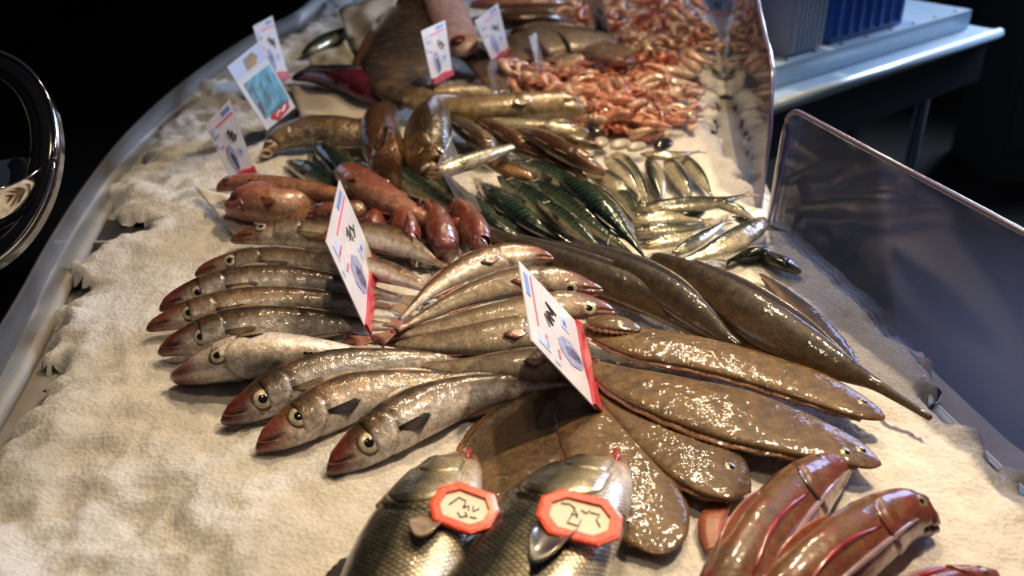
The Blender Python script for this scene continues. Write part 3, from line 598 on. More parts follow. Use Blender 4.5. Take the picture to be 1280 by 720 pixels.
def orange_tag(lb, cx, cy, z, rx, ry, rot, tx, ty, strokes):
    c = P(cx, cy, z); root = thing('price_tag', lb, 'tag', c-np.array([0, 0, .002]), 'orange framed tags on the sea bass')
    nrm = unit(np.array([tx, ty, 1.0])); ex = unit(np.cross(np.array([0, 1.0, 0]), nrm)); ey = np.cross(nrm, ex)
    cr, sr = math.cos(rot), math.sin(rot); ex, ey = ex*cr+ey*sr, -ex*sr+ey*cr
    oct_ = [(-1, -.38), (-.62, -1), (.55, -1), (1, -.45), (1, .38), (.62, 1), (-.55, 1), (-1, .45)]
    pt = lambda u, v, h: c+ex*u*rx+ey*v*ry+nrm*h
    n = 8; V = []
    for sc, h in ((1, .0), (1, .0035), (.92, .0045), (.72, .0045), (.70, .001)):
        V += [pt(u*sc, v*(sc if sc > .8 else sc*.93), h) for u, v in oct_]
    Fc = [(r*n+k, r*n+(k+1) % n, (r+1)*n+(k+1) % n, (r+1)*n+k) for r in range(4) for k in range(n)]
    mk('frame', V, Fc, M['orange'], root, False)
    V = [pt(u*.72, v*.67, .0022) for u, v in oct_]+[pt(u*.72, v*.67, .0008) for u, v in oct_]
    pa = mk('paper', V, [tuple(range(8)), tuple(range(8, 16))[::-1]]+[(k, 8+k, 8+(k+1) % 8, (k+1) % 8) for k in range(8)], M['label'], root, False)
    ink = MB()
    for st in strokes: ink.tube([pt(u, v, .0026) for u, v in st], .0007, 5)
    ink.build('handwriting', M['ink_black'], pa, True)
    return root
S_A = [[(-.45, -.1), (-.3, .35), (-.05, .3), (-.02, -.02)], [(-.02, -.02), (.1, .15), (.16, -.05)], [(.22, .2), (.30, -.02), (.42, .18)], [(-.1, -.3), (.05, -.45), (.22, -.3), (.1, -.18)], [(.3, -.3), (.5, -.25)]]
S_B = [[(-.5, .38), (-.3, .45), (-.15, .3)], [(-.15, .3), (-.2, .02), (-.05, .1)], [(-.2, -.05), (-.25, -.35), (.02, -.38), (.05, -.1)], [(.0, .3), (.14, .22), (.2, .38)], [(.22, .3), (.45, .3), (.4, .05), (.52, -.2)], [(-.05, -.05), (-.12, .2)]]
orange_tag('orange octagonal tag with scribbled price on the left sea bass', 580, 637, hit_z(f1, 575, 637)+.006, .0285, .0255, -.35, .12, -.10, S_A)
orange_tag('orange octagonal tag with scribbled price on the right sea bass', 724, 649, hit_z(f2, 722, 649)+.008, .0345, .0255, -.22, .10, -.12, S_B)
# ------------------------------------------------------------------ soles
def sole(lb, pts, z, th=.16, eyes=(), mat='sole', group='brown soles overlapping in the right half', fmat='sole_fin', name='lemon_sole', fin=.10, thick=None):
    f = body([(a, b_, c*(1-fin)) for a, b_, c in pts], ratio=th, roll=0, z0=ICE+z, n=80, m=44, gill=0, mouth=0, headhi=False)
    root = thing(name, lb, 'fish', (f.C[40][0], f.C[40][1], f.z0), group)
    mk('body', f.V, f.F, M[mat], root, True, f.attr)
    for sd, nm in ((1, 'dorsal_fin'), (-1, 'anal_fin')):
        ts = np.linspace(.05, .93, 26); lo = []; hi = []
        for i, t in enumerate(ts):
            p, nr, T, aa = f.surf(t, 0 if sd > 0 else PI, -.003); lo.append(p)
            h = max(aa*fin*1.2, .004)*math.sin(PI*(i+1)/27)**.35+.003
            hi.append(p+nr*h+T*h*.4+np.array([0, 0, -min(.004, p[2]-f.z0)+.0012*math.sin(i*2.1)]))
        blade(nm, lo, hi, fmat, root, .0016, 40, 3)
    for (t, q) in eyes: eye(f, root, t, q, .0065, 'eye_amber')
    return root, f
sole('broad brown flatfish at the left, dark eye near the left bass', [(604, 676, 16), (612, 650, 44), (630, 612, 68), (648, 572, 77), (668, 535, 66), (692, 502, 42), (716, 478, 18), (735, 462, 8)], .000, .10, ((.18, 1.8), (.13, 1.2)))
sole('brown flatfish with rounded lower end, right of the larger bass', [(826, 692, 16), (820, 672, 42), (802, 636, 58), (776, 592, 58), (746, 548, 46), (722, 512, 30), (706, 486, 12)], .008, .13, ((.16, 1.0),))
sole('short wide brown flatfish touching the first gurnard', [(936, 614, 8), (922, 606, 26), (898, 592, 38), (866, 572, 38), (828, 546, 30), (790, 519, 19), (755, 492, 8)], .012, .16, ((.14, 1.9),))
sole('long glossy brown flatfish in the middle of the overlapping row', [(1100, 580, 5), (1086, 575, 13), (1052, 561, 23), (990, 540, 33), (920, 519, 39), (850, 499, 33), (790, 479, 24), (742, 458, 10)], .018, .20, ((.06, 1.9), (.10, 1.2)))
sole('upper long brown flatfish with a thin red edge line', [(1104, 523, 5), (1090, 516, 12), (1060, 503, 19), (1010, 482, 24), (940, 459, 24), (870, 441, 24), (800, 428, 22), (730, 408, 9)], .022, .24, ((.07, 1.9),))
sole('small pinkish flatfish tail end right of the front right tag', [(800, 412, 4), (780, 406, 10), (755, 402, 10), (735, 400, 4)], .036, .3)
# ------------------------------------------------------------------ dark long fish
DG = 'dark long fish lying diagonally at the right'
for lb, pts, z, mat in [
 ('dark brown long fish ending in a thin whip tail', [(815, 322, 9), (850, 338, 17), (900, 370, 27), (950, 402, 31), (1000, 430, 27), (1050, 458, 18), (1090, 478, 9), (1125, 499, 6), (1163, 523, 4)], .022, 'dark_flat'),
 ('blackish fish squeezed between two longer dark ones', [(800, 328, 10), (845, 360, 17), (895, 396, 19), (940, 428, 14), (975, 446, 6)], .014, 'dark_flat'),
 ('dark fish with tan lower side, nearest of the dark row', [(608, 292, 9), (660, 314, 15), (730, 341, 20), (800, 368, 21), (860, 400, 17), (904, 430, 6)], .012, 'dark_flat'),
 ('dark ridge-backed fish second from the near side', [(690, 307, 8), (750, 326, 15), (810, 353, 20), (865, 388, 20), (905, 420, 10), (925, 432, 4)], .024, 'dark_flat')]:
    f = body(pts, roll=38, s=1, ratio=.55, z0=ICE+z, n=70, m=36, gill=0, mouth=0, headhi=False)
    root = thing('megrim', lb, 'fish', (f.C[35][0], f.C[35][1], f.z0), DG); mk('body', f.V, f.F, M[mat], root, True, f.attr)
    edge_fin(f, root, 'dorsal_fin', .12, .8, .010, 1, 'dark_fin', rays=40); edge_fin(f, root, 'anal_fin', .15, .8, .008, -1, 'sole_fin', rays=40)
sole('flat dark grey tapering fish lying alone nearest the ice edge', [(950, 342, 2), (975, 362, 8), (1005, 390, 14), (1035, 420, 13), (1060, 446, 7), (1076, 462, 3)], .012, .22, (), 'dark_flat', DG, 'dark_fin', 'megrim')
# ------------------------------------------------------------------ gurnards at lower right
GG = 'reddish brown gurnards at the lower right'
for lb, pts, W, roll, z, ey in [
 ('first gurnard with a dark curved gill line, left of the pair', [(1050, 582, 17), (1036, 590, 27), (1010, 610, 38), (978, 645, 44), (945, 690, 48), (912, 745, 46), (880, 810, 30)], None, 48, .000, ((.10, .5),)),
 ('second gurnard with lilac stripe and blunt pinkish head', [(1163, 648, 15), (1150, 642, 27), (1122, 645, 37), (1082, 670, 45), (1036, 705, 50), (985, 752, 48), (930, 820, 30)], None, 48, .003, ((.06, 1.1),)),
 ('small bright red gurnard just entering at the bottom edge', [(1242, 718, 8), (1225, 720, 13), (1190, 728, 20), (1140, 745, 24), (1080, 775, 18)], None, 45, .0, ((.10, 1.0),))]:
    root, f = make_fish(lb, 'fish', GG, 'red' if 'bright' in lb else 'gurnard', pts, name='gurnard', s=1 if 'bright' in lb else -1, roll=roll, z0=ICE+z, ratio=.85, n=96, m=52, gill=.24, am=2.2, eyes=ey, er=.006, emat='eye_amber', tmat='red_fin', pect=False, fins=False, tail=False)
    edge_fin(f, root, 'dorsal_fin', .40, .75, .008, 1, 'red_fin', rays=20)
    pts3 = [f.surf(t, q, .0008)[0] for t, q in ((.21, .3), (.26, .75), (.285, 1.2), (.28, 1.7), (.25, 2.1))]
    MB().tube(pts3, [.0008, .0018, .0022, .0018, .0008], 8).build('gill_edge', M['dark_fin'] if 'first' in lb else M['jaw'], root, True)
    # long pale stripe ridge
    pts4 = [f.surf(t, 1.75, .0004)[0] for t in np.linspace(.12, .8, 12)]
    MB().tube(pts4, [.0012+.0016*math.sin(PI*k_/11) for k_ in range(12)], 8).build('flank_ridge', M['lilac'], root, True)
    pts5 = [f.surf(t, 1.25+.15*math.sin(t*9), .0002)[0] for t in np.linspace(.3, .75, 12)]
    MB().tube(pts5, [.0006+.0022*math.sin(PI*k_/11) for k_ in range(12)], 8).build('red_streak', M['streak'], root, True)
    if 'first' in lb:
        lo = [P(x_, y_, ICE+.006) for x_, y_ in ((915, 628), (908, 650), (900, 680))]; hi = [P(x_, y_, ICE+.004) for x_, y_ in ((885, 628), (872, 655), (882, 690))]
        blade('pectoral_fin', lo, hi, 'red_fin', root, .002, 10, 3)
# ------------------------------------------------------------------ mackerel
MG = 'green backed mackerel piled in the middle'
mk_lab = ['mackerel with a bright flank, rightmost of the pile by the sardines', 'striped mackerel second from the right in the pile', 'striped mackerel in the middle of the pile', 'mackerel under the middle one in the pile, nearer the dark fish', 'short dark mackerel beside the clear divider', 'mackerel on the far side of the pile under the brown fish', 'mackerel at the near left corner of the pile',
          'dark mackerel running behind the bright red fish', 'dark mackerel half covered between divider and red fish', 'pointed green mackerel head sticking up beside the red fish', 'leaf shaped green mackerel head nearest the front left tags', 'pale bellied mackerel lying between striped ones']
mp = [([(688, 218), (722, 236), (760, 266), (786, 296), (806, 322)], 14, .030), ([(652, 222), (690, 246), (735, 278), (770, 304), (800, 326)], 14, .022), ([(622, 220), (655, 244), (700, 278), (740, 304), (775, 322)], 14, .016),
      ([(600, 228), (632, 254), (672, 284), (710, 304), (745, 318)], 13, .008), ([(586, 244), (612, 266), (645, 288), (680, 304), (710, 312)], 11, .002), ([(640, 200), (676, 214), (715, 236), (742, 262), (762, 290)], 12, .032), ([(560, 232), (588, 256), (618, 280), (650, 298), (680, 308)], 11, .004),
      ([(442, 200), (475, 212), (515, 230), (555, 254), (590, 276)], 13, .012), ([(500, 200), (530, 216), (560, 236), (590, 262), (612, 284)], 12, .016), ([(394, 176), (410, 190), (432, 212), (456, 236), (480, 256)], 13, .012), ([(358, 201), (378, 210), (404, 226), (432, 240), (460, 248)], 11, .006), ([(668, 250), (690, 262), (715, 282), (742, 305), (770, 324)], 9, .040)]
for i, (lb, (pts, W, dz)) in enumerate(zip(mk_lab, mp)):
    make_fish(lb, 'fish', MG, 'mackerel', pts, name='mackerel', W=W*1.2, prof='mackerel', s=1 if i % 3 else -1, roll=25 if i % 3 else 10, z0=ICE+dz, ratio=.66, n=50, m=28, eyes=((.12, 1.2),), er=.006, tmat='dark_fin', tln=.12, tfork=.7, fins=True, pect=True, mouth=.06)
def gape(f, root, x_, y_, r, lip='pale_fin'):
    t, q, c = spot_on(f, x_, y_); nr = f.surf(t, q)[1]; nr = unit(nr-f.T[0]*.6); ax = unit(np.cross(nr, UP)); ay = np.cross(nr, ax)
    MB().tube([c+ax*r*1.2*math.cos(a)+ay*r*.8*math.sin(a) for a in np.linspace(0, 2*PI, 22)], r*.28, 8).build('lip', M[lip], root, True)
    MB().ball(c-nr*r*.15, (r*1.15, r*.75, r*.3), ax, ay, nr, 16, 8).build('mouth', M['maroon_plain'], root, True)
# ------------------------------------------------------------------ red mullet / gurnard group
RG = 'red and pink fish left of the mackerel'
for lb, pts, W, mat, z, s, roll, ey in [
 ('pink fish with a large bulging head and open mouth at the left', [(297, 254, 12), (304, 252, 21), (322, 252, 26), (348, 256, 23), (380, 252, 17), (415, 248, 12), (450, 250, 8)], None, 'pink', .010, 1, 20, ((.10, .85),)),
 ('orange striped fish behind the pink open mouthed head', [(272, 235, 5), (285, 230, 9), (310, 228, 11), (350, 232, 12), (390, 238, 11), (425, 244, 9)], None, 'pink', .035, 1, 20, ((.1, 1.1),)),
 ('bright scarlet topped fish curving down behind the front left tag', [(428, 210, 8), (434, 216, 16), (452, 230, 21), (480, 248, 20), (510, 264, 14), (538, 276, 8)], None, 'red', .030, 1, 10, ()),
 ('little pink head tucked below the bulging pink head', [(334, 276, 6), (345, 275, 11), (368, 272, 13), (400, 270, 13), (430, 272, 10)], None, 'pink', .004, 1, 25, ((347, 274),)),
 ('red fish partly hidden behind the front left tag', [(388, 270, 7), (400, 266, 12), (425, 266, 14), (455, 262, 13), (480, 258, 8)], None, 'red', .020, 1, 20, ((.15, 1.0),)),
 ('shiny red head just right of the front left tag', [(468, 296, 7), (468, 290, 12), (470, 278, 15), (480, 264, 14), (495, 250, 9)], None, 'red', .012, 1, 60, ((462, 283), (475, 284))),
 ('red head pointing at the camera, second from the tag', [(512, 308, 8), (511, 302, 14), (508, 288, 17), (505, 270, 16), (508, 254, 9)], None, 'red', .010, 1, 60, ((503, 296), (515, 297))),
 ('purplish red head pointing at the camera in the middle', [(558, 316, 8), (557, 310, 15), (554, 296, 18), (548, 276, 17), (544, 258, 9)], None, 'red', .010, 1, 60, ((550, 300), (562, 302))),
 ('orange red head nearest the clear divider', [(602, 312, 7), (600, 306, 14), (594, 290, 18), (582, 270, 17), (570, 252, 9)], None, 'red', .008, -1, 60, ((592, 298), (604, 300)))]:
    r_, f_ = make_fish(lb, 'fish', RG, mat, pts, name='red_mullet', s=s, roll=roll, z0=ICE+z, ratio=.8, n=56, m=32, eyes=ey, er=.0075, emat='eye_violet', tmat='red_fin', tail=False, fins='heads' not in lb and 'head' not in lb, pect=True, gill=.3)
    if 'bulging' in lb and 'large' in lb: gape(f_, r_, 300, 258, .011, 'red_fin')
# red tails standing up
for k, (x_, y_, lb) in enumerate([(530, 262, 'orange forked tail fin standing up among the red heads'), (572, 262, 'dark red tail fin standing between the red heads and divider')]):
    c = P(x_, y_+12, ICE+.035); root = thing('cut_fish_tail', lb, 'fish tail', c)
    for sd in (-1, 1):
        lo = [c+np.array([u*.006, 0, 0]) for u in (-1, 0, 1)]; hi = [c+np.array([sd*(.010+.006*u), .006, .024-.008*u]) for u in (-1, 0, 1)]
        blade('fin_lobe', lo, hi, 'red_fin', root, .003, 8, 3)
    MB().tube([c-np.array([0, 0, .03]), c-np.array([0, 0, .012]), c+np.array([0, 0, .004])], [.008, .009, .007], 10).build('tail_root', M['red_fin'], root, True)
# ------------------------------------------------------------------ brown and golden fish behind
KG = 'golden and brown fish in the farther pile'
for lb, pts, mat, z, s, roll, ey in [
 ('golden fish with gaping jaw lying left, by the picture card', [(329, 195, 3), (338, 184, 9), (355, 172, 15), (385, 164, 19), (425, 166, 21), (465, 172, 16), (500, 178, 8)], 'gold', .006, 1, 20, ((.14, 1.0),)),
 ('brown fish head facing the camera beside the golden fish', [(487, 218, 9), (485, 210, 18), (480, 190, 25), (477, 168, 26), (480, 148, 20), (490, 132, 10)], 'brown', .006, 1, 65, ((471, 184), (494, 184))),
 ('big bronze head with pale open jaw in front of the clear divider', [(543, 224, 10), (541, 214, 20), (536, 194, 29), (534, 170, 30), (540, 148, 22), (552, 130, 10)], 'gold', .008, -1, 65, ((524, 186), (552, 188))),
 ('bronze fish slanting just behind the clear divider', [(620, 194, 5), (610, 184, 11), (592, 168, 13), (572, 154, 11), (550, 142, 6)], 'gold', .02, 1, 30, ((.15, 1.1),)),
 ('brown fish with a shining round gill, middle of the farther pile', [(668, 192, 4), (652, 182, 10), (625, 166, 12), (600, 152, 9), (580, 145, 5)], 'brown', .02, 1, 30, ((.15, 1.1),)),
 ('dark brown fish lying above the far mackerel', [(756, 216, 4), (738, 207, 10), (708, 192, 14), (678, 176, 13), (650, 165, 6)], 'brown', .034, 1, 30, ((.15, 1.1),)),
 ('reddish brown fish beside the darkest one, nearer side', [(734, 226, 4), (714, 214, 9), (685, 200, 11), (655, 188, 10), (632, 180, 5)], 'brown', .016, 1, 30, ((.15, 1.1),)),
 ('long pale silver fish under the mottled round one', [(734, 164, 4), (715, 163, 8), (680, 159, 10), (630, 155, 9), (590, 150, 5)], 'sardine', .03, -1, 20, ((.12, 1.1),)),
 ('long mottled cod lying across the back of the pile', [(719, 134, 12), (712, 132, 16), (690, 131, 18), (640, 135, 19), (585, 137, 18), (540, 132, 14), (505, 126, 7)], 'cod', .03, -1, 15, ((.08, 1.1),)),
 ('brown mottled fish farthest back behind the long mottled cod', [(620, 118, 5), (600, 116, 9), (565, 116, 12), (530, 118, 11), (500, 122, 6)], 'cod', .03, -1, 15, ((.15, 1.1),)),
 ('blue grey fish lying across the clear divider', [(538, 216, 6), (552, 213, 10), (580, 204, 11), (610, 194, 9), (640, 184, 5)], 'sardine', .065, 1, 15, ((.15, 1.1),)),
 ('small dark brown fish between mackerel and clear divider', [(600, 196, 4), (615, 204, 8), (640, 214, 9), (670, 224, 5)], 'brown', .03, 1, 15, ((.15, 1.1),)),
 ('slim tan fish in the farther pile beside the mussels', [(752, 186, 3), (738, 182, 6), (715, 176, 9), (695, 172, 8), (672, 168, 4)], 'cod', .03, 1, 30, ((.15, 1.1),))]:
    r_, f_ = make_fish(lb, 'fish', KG, mat, pts, name='golden_fish' if mat == 'gold' else 'brown_fish' if mat == 'brown' else 'cod' if mat == 'cod' else 'silver_fish', s=s, roll=roll, z0=ICE+z, ratio=.75, n=52, m=30, eyes=ey, er=.0075, tmat='fin', tail=False, fins='head' not in lb, pect=True, gill=.3)
    if mat in ('gold', 'brown'): patch(f_, r_, 'gill_cover', mat, .5, 2.6, lambda u: .16, lambda u: .26+.07*math.sin(PI*u)**.7, .003, .0012)
    if 'head facing' in lb: gape(f_, r_, 484, 205, .013)
    if 'bronze head' in lb: gape(f_, r_, 536, 212, .015)
    if 'gaping' in lb: gape(f_, r_, 333, 192, .008)
# ------------------------------------------------------------------ sardines
SG = 'sardines at the right of the mackerel'
sd_ = [
 ('silver sardine lying diagonally, leftmost of the upright row', [(732, 216), (750, 220), (772, 234), (796, 254)], 11, 'sardine', .01, 1),
 ('silver sardine second from left in the upright row', [(770, 190), (782, 206), (798, 232), (812, 256)], 10, 'sardine', .014, 1),
 ('golden sardine in the middle of the upright row', [(812, 196), (817, 212), (824, 234), (828, 254)], 9, 'sardine', .016, -1),
 ('bright sardine fourth from left in the upright row', [(832, 196), (842, 212), (856, 234), (866, 252)], 9, 'sardine', .014, 1),
 ('small golden sardine at the right end of the upright row', [(848, 192), (862, 206), (876, 224), (890, 246)], 8, 'sardine', .01, 1),
 ('thin sardine lying level behind the upright row', [(800, 192), (820, 194), (845, 194), (872, 190)], 5, 'sardine', .03, 1),
 ('dark backed sardine lying level below the upright row', [(788, 262), (820, 260), (860, 256), (900, 252), (932, 244)], 9, 'dark_sardine', .028, 1),
 ('short dark sardine crossing the end of the level dark one', [(884, 252), (905, 256), (925, 264), (946, 276)], 6, 'dark_sardine', .032, 1),
 ('sardine with dark back and pale belly, under the level dark one', [(790, 278), (815, 274), (845, 272), (880, 276)], 9, 'sardine', .018, 1),
 ('narrow dark sardine in the middle of the crossing heap', [(792, 292), (820, 288), (850, 286), (884, 288)], 8, 'dark_sardine', .012, 1),
 ('pale sardine pointing right in the crossing heap', [(802, 310), (830, 302), (865, 294), (900, 280)], 8, 'sardine', .014, 1),
 ('slim grey sardine lying against the big gold one', [(838, 320), (862, 306), (885, 292), (908, 276)], 7, 'dark_sardine', .026, 1),
 ('large gold and silver sardine at the front of the heap', [(956, 272), (942, 286), (912, 304), (880, 318), (846, 328)], 13, 'sardine', .022, -1),
 ('dark sardine tail poking out past the acrylic corner', [(915, 270), (935, 278), (958, 283), (984, 290)], 5, 'dark_sardine', .018, 1),
 ('small lone sardine lying on the ice near the screen', [(1000, 340), (985, 332), (965, 322), (944, 310)], 8, 'sardine', .002, 1),
 ('small sardine half covered beside the lone one', [(972, 322), (955, 316), (935, 318), (910, 326)], 8, 'sardine', .0, 1),
 ('silver sardine in the second layer, left of the upright row', [(756, 196), (770, 208), (786, 226), (800, 244)], 9, 'sardine', .022, 1),
 ('grey sardine tucked behind the mackerel heads', [(760, 232), (778, 244), (792, 262), (800, 284)], 9, 'dark_sardine', .008, 1),
 ('pale sardine beneath the level dark one at the right', [(880, 262), (858, 268), (835, 270), (806, 268)], 8, 'sardine', .01, 1),
]
for lb, pts, W, mat, z, s in sd_:
    make_fish(lb, 'fish', SG, mat, pts, name='sardine', W=W*1.2, prof='sardine', s=s, roll=18, z0=ICE+z, ratio=.55, n=40, m=24, eyes=((.10, 1.2),), er=.0048, tmat='fin', tln=.13, tfork=.6, tspread=1.4, pect=False, fins=False, mouth=.05)
# mussels and clams
for lb, x_, y_, r, mt, cat in [('black oval mussel shell resting on the ice right of the pile', 829, 181, .022, 'mussel', 'mussel'), ('dark mussel shell at the end of the mottled cod', 741, 164, .022, 'mussel', 'mussel'),
    ('pale clam shell beside the dark mussel', 752, 178, .018, 'clam', 'clam'), ('grey clam shell left of the upright sardines', 776, 181, .02, 'clam', 'clam'), ('whitish clam shell behind the upright sardines', 796, 184, .018, 'clam', 'clam'),
    ('black shell at the far right end of the prawns', 872, 46, .024, 'mussel', 'mussel'), ('black shell pair among the far prawns', 772, 26, .024, 'mussel', 'mussel'), ('dark shell left of the pair among the far prawns', 828, 28, .022, 'mussel', 'mussel')]:
    c = P(x_, y_, ICE+.02); root = thing('mussel' if cat == 'mussel' else 'clam', lb, cat, c-np.array([0, 0, .012]))
    an = (x_*7 % 10)/3
    ax = np.array([math.cos(an), math.sin(an), 0]); ay = np.array([-math.sin(an), math.cos(an), 0]); ez = np.array([0, 0, 1.0])
    for sd in (1, -1): MB().ball(c+ez*sd*r*.06, (r*1.25, r*.72, r*.40), ax, ay+ez*.15*sd, ez, 18, 12).build('shell_half', M[mt], root, True)
# ------------------------------------------------------------------ big pieces at the back
def lump(lb, cat, name, pts, mat, z, ratio=.4, roll=0, extra=None, fin=None):
    f = body(pts, ratio=ratio, roll=roll, z0=ICE+z, n=50, m=32, gill=0, mouth=0, headhi=False)
    root = thing(name, lb, cat, (f.C[25][0], f.C[25][1], f.z0)); mk('body', f.V, f.F, M[mat], root, True, f.attr)
    if fin: edge_fin(f, root, 'fin', .15, .85, fin[0], 1, fin[1], rays=24); edge_fin(f, root, 'fin', .15, .85, fin[0], -1, fin[1], rays=24)
    return root, f
lump('very large dark mottled flatfish standing behind the maroon loin', 'fish', 'turbot', [(512, 128, 10), (504, 116, 30), (496, 90, 46), (505, 55, 42), (518, 15, 34), (530, -25, 24)], 'turbot', .035, .28, fin=(.02, 'sole_fin'))
r_, f_ = lump('rosy pale cut fish piece behind the farther left price tag', 'fish piece', 'fish_piece', [(580, 66, 12), (575, 54, 22), (564, 28, 25), (552, -4, 24), (545, -30, 16)], 'rosy', .05, .5)
t_, q_, c = spot_on(f_, 573, 47); nr = f_.surf(t_, q_)[1]; ax_ = unit(np.cross(nr, UP)); MB().ball(c-nr*.002, (.017, .030, .006), ax_, np.cross(nr, ax_), nr, nu=18).build('cut_opening', M['maroon_plain'], r_, True)
lump('curved brown fish piece arching right of the far price tag', 'fish piece', 'fish_piece', [(560, 62, 8), (578, 62, 12), (598, 74, 15), (614, 94, 16), (624, 118, 13)], 'turbot', .02, .4)
r_, f_ = lump('dark maroon tuna loin lying on white paper', 'tuna loin', 'tuna_loin', [(366, 98, 4), (385, 93, 9), (415, 95, 15), (445, 102, 20), (475, 116, 21), (500, 132, 9)], 'maroon', .010, .55)
patch(f_, r_, 'skin_patch', 'green_skin', .3, 2.2, lambda u: .06, lambda u: .52-.1*u, .002)
lump('dark green fish alone at the far left ice edge', 'fish', 'dark_fish', [(378, 67, 2), (390, 60, 7), (408, 50, 9), (424, 42, 7), (440, 34, 3)], 'mackerel', .01, .6, 20)
lump('brown grey monkfish tail, left of the pair behind prawns', 'fish', 'monkfish_tail', [(640, 82, 8), (652, 64, 22), (680, 52, 26), (715, 48, 22), (740, 44, 10)], 'monk', .02, .24)
lump('pale brown monkfish tail, middle of the far row', 'fish', 'monkfish_tail', [(690, 92, 6), (698, 78, 16), (716, 64, 20), (742, 52, 16), (760, 42, 8)], 'monk', .03, .24)
lump('grey pink monkfish tail nearest the far screen', 'fish', 'monkfish_tail', [(792, 78, 6), (775, 72, 13), (752, 62, 16), (735, 50, 14), (722, 38, 6)], 'monk', .04, .28)
lump('dark speckled fish behind the monkfish tails', 'fish', 'dark_fish', [(700, 24, 4), (680, 22, 11), (650, 24, 13), (620, 26, 11), (590, 26, 5)], 'brown', .04, .5)
lump('orange pink salmon piece at the far edge', 'fish piece', 'salmon_piece', [(590, 6, 5), (620, 4, 9), (670, 2, 11), (700, 2, 6)], 'red', .06, .4)
for i, (lb, pts) in enumerate([('white squid lying level at the right of the prawns', [(812, 92, 3), (822, 90, 7), (845, 90, 8), (868, 94, 3)]), ('white squid under the first, nearer the ice', [(800, 105, 2), (820, 103, 6), (845, 104, 7), (872, 108, 3)]),
    ('round pale squid against the far screen', [(872, 90, 5), (868, 82, 12), (862, 72, 14), (858, 62, 7)]), ('peach squid among the far prawns', [(800, 72, 4), (806, 62, 10), (812, 52, 11), (814, 42, 5)]), ('pale squid lying on the bare ice corner', [(826, 118, 3), (845, 115, 7), (864, 114, 6), (880, 118, 2)])]):
    r_, f_ = lump(lb, 'squid', 'squid', pts, 'squid', .03, .6)
    edge_fin(f_, r_, 'side_fin', .1, .45, .014, 1, 'pale_fin'); edge_fin(f_, r_, 'side_fin', .1, .45, .014, -1, 'pale_fin')
# papers and film
def sheet(lb, name, cat, corners, zs, mat, th=.0015, sag=.012):
    q = [P(a, b_, ICE+z) for (a, b_), z in zip(corners, zs)]; n = 12; V = []
    for sd in (0, 1):
        for i in range(n+1):
            for j in range(n+1):
                u, v = i/n, j/n; p = (q[0]*(1-u)+q[1]*u)*(1-v)+(q[3]*(1-u)+q[2]*u)*v
                p = p+np.array([0, 0, sag*(noise.noise(Vector((u*3+corners[0][0], v*3, .3))))+(-th if sd else 0)]); V.append(p)
    o = (n+1)**2; m_ = n+1; Fc = []
    for i in range(n):
        for j in range(n):
            f4 = (i*m_+j, (i+1)*m_+j, (i+1)*m_+j+1, i*m_+j+1); Fc += [f4, tuple(x+o for x in f4[::-1])]
    for i in range(n):
        Fc += [(i*m_, i*m_+o, (i+1)*m_+o, (i+1)*m_), (i*m_+n, (i+1)*m_+n, (i+1)*m_+n+o, i*m_+n+o), (i, i+1, i+1+o, i+o), (n*m_+i, n*m_+i+o, n*m_+i+1+o, n*m_+i+1)]
    o_ = mk(name, V, Fc, M[mat], None, True); tag(o_, lb, cat)
sheet('white paper sheet under the maroon tuna loin', 'paper_sheet', 'paper', [(362, 106), (474, 124), (470, 150), (376, 146)], [.01, .022, .014, .01], 'paper')
sheet('white paper corner behind the dark green fish', 'paper_sheet', 'paper', [(384, 74), (432, 50), (448, 82), (400, 90)], [.012, .04, .03, .01], 'paper')
sheet('crumpled film sheet beside the huge mottled flatfish', 'plastic_film', 'film', [(424, 14), (500, -4), (462, 66), (436, 66)], [.06, .08, .03, .015], 'film', sag=.03)
sheet('white paper corner jutting left below the pink open mouthed head', 'paper_sheet', 'paper', [(244, 234), (290, 246), (330, 292), (292, 292)], [.018, .016, .008, .006], 'paper', sag=.004)
# ------------------------------------------------------------------ clear dividers among the fish
def divider(lb, quad, zs):
    q = [P(a, b_, ICE+z) for (a, b_), z in zip(quad, zs)]; root = thing('clear_divider', lb, 'divider', (q[0][0], q[0][1], ICE))
    MB().plate(q, .003).build('sheet', M['clear'], root)
    MB().tube([q[1], q[2]], .0022, 8).build('polished_edge', M['clear'], root, True)
divider('clear plastic divider standing between red fish and mackerel', [(578, 262), (548, 206), (563, 172), (606, 276)], [.03, .09, .11, .02])
divider('clear plastic divider standing between the monkfish tails', [(676, 100), (662, 46), (670, 42), (688, 112)], [.03, .10, .10, .02])
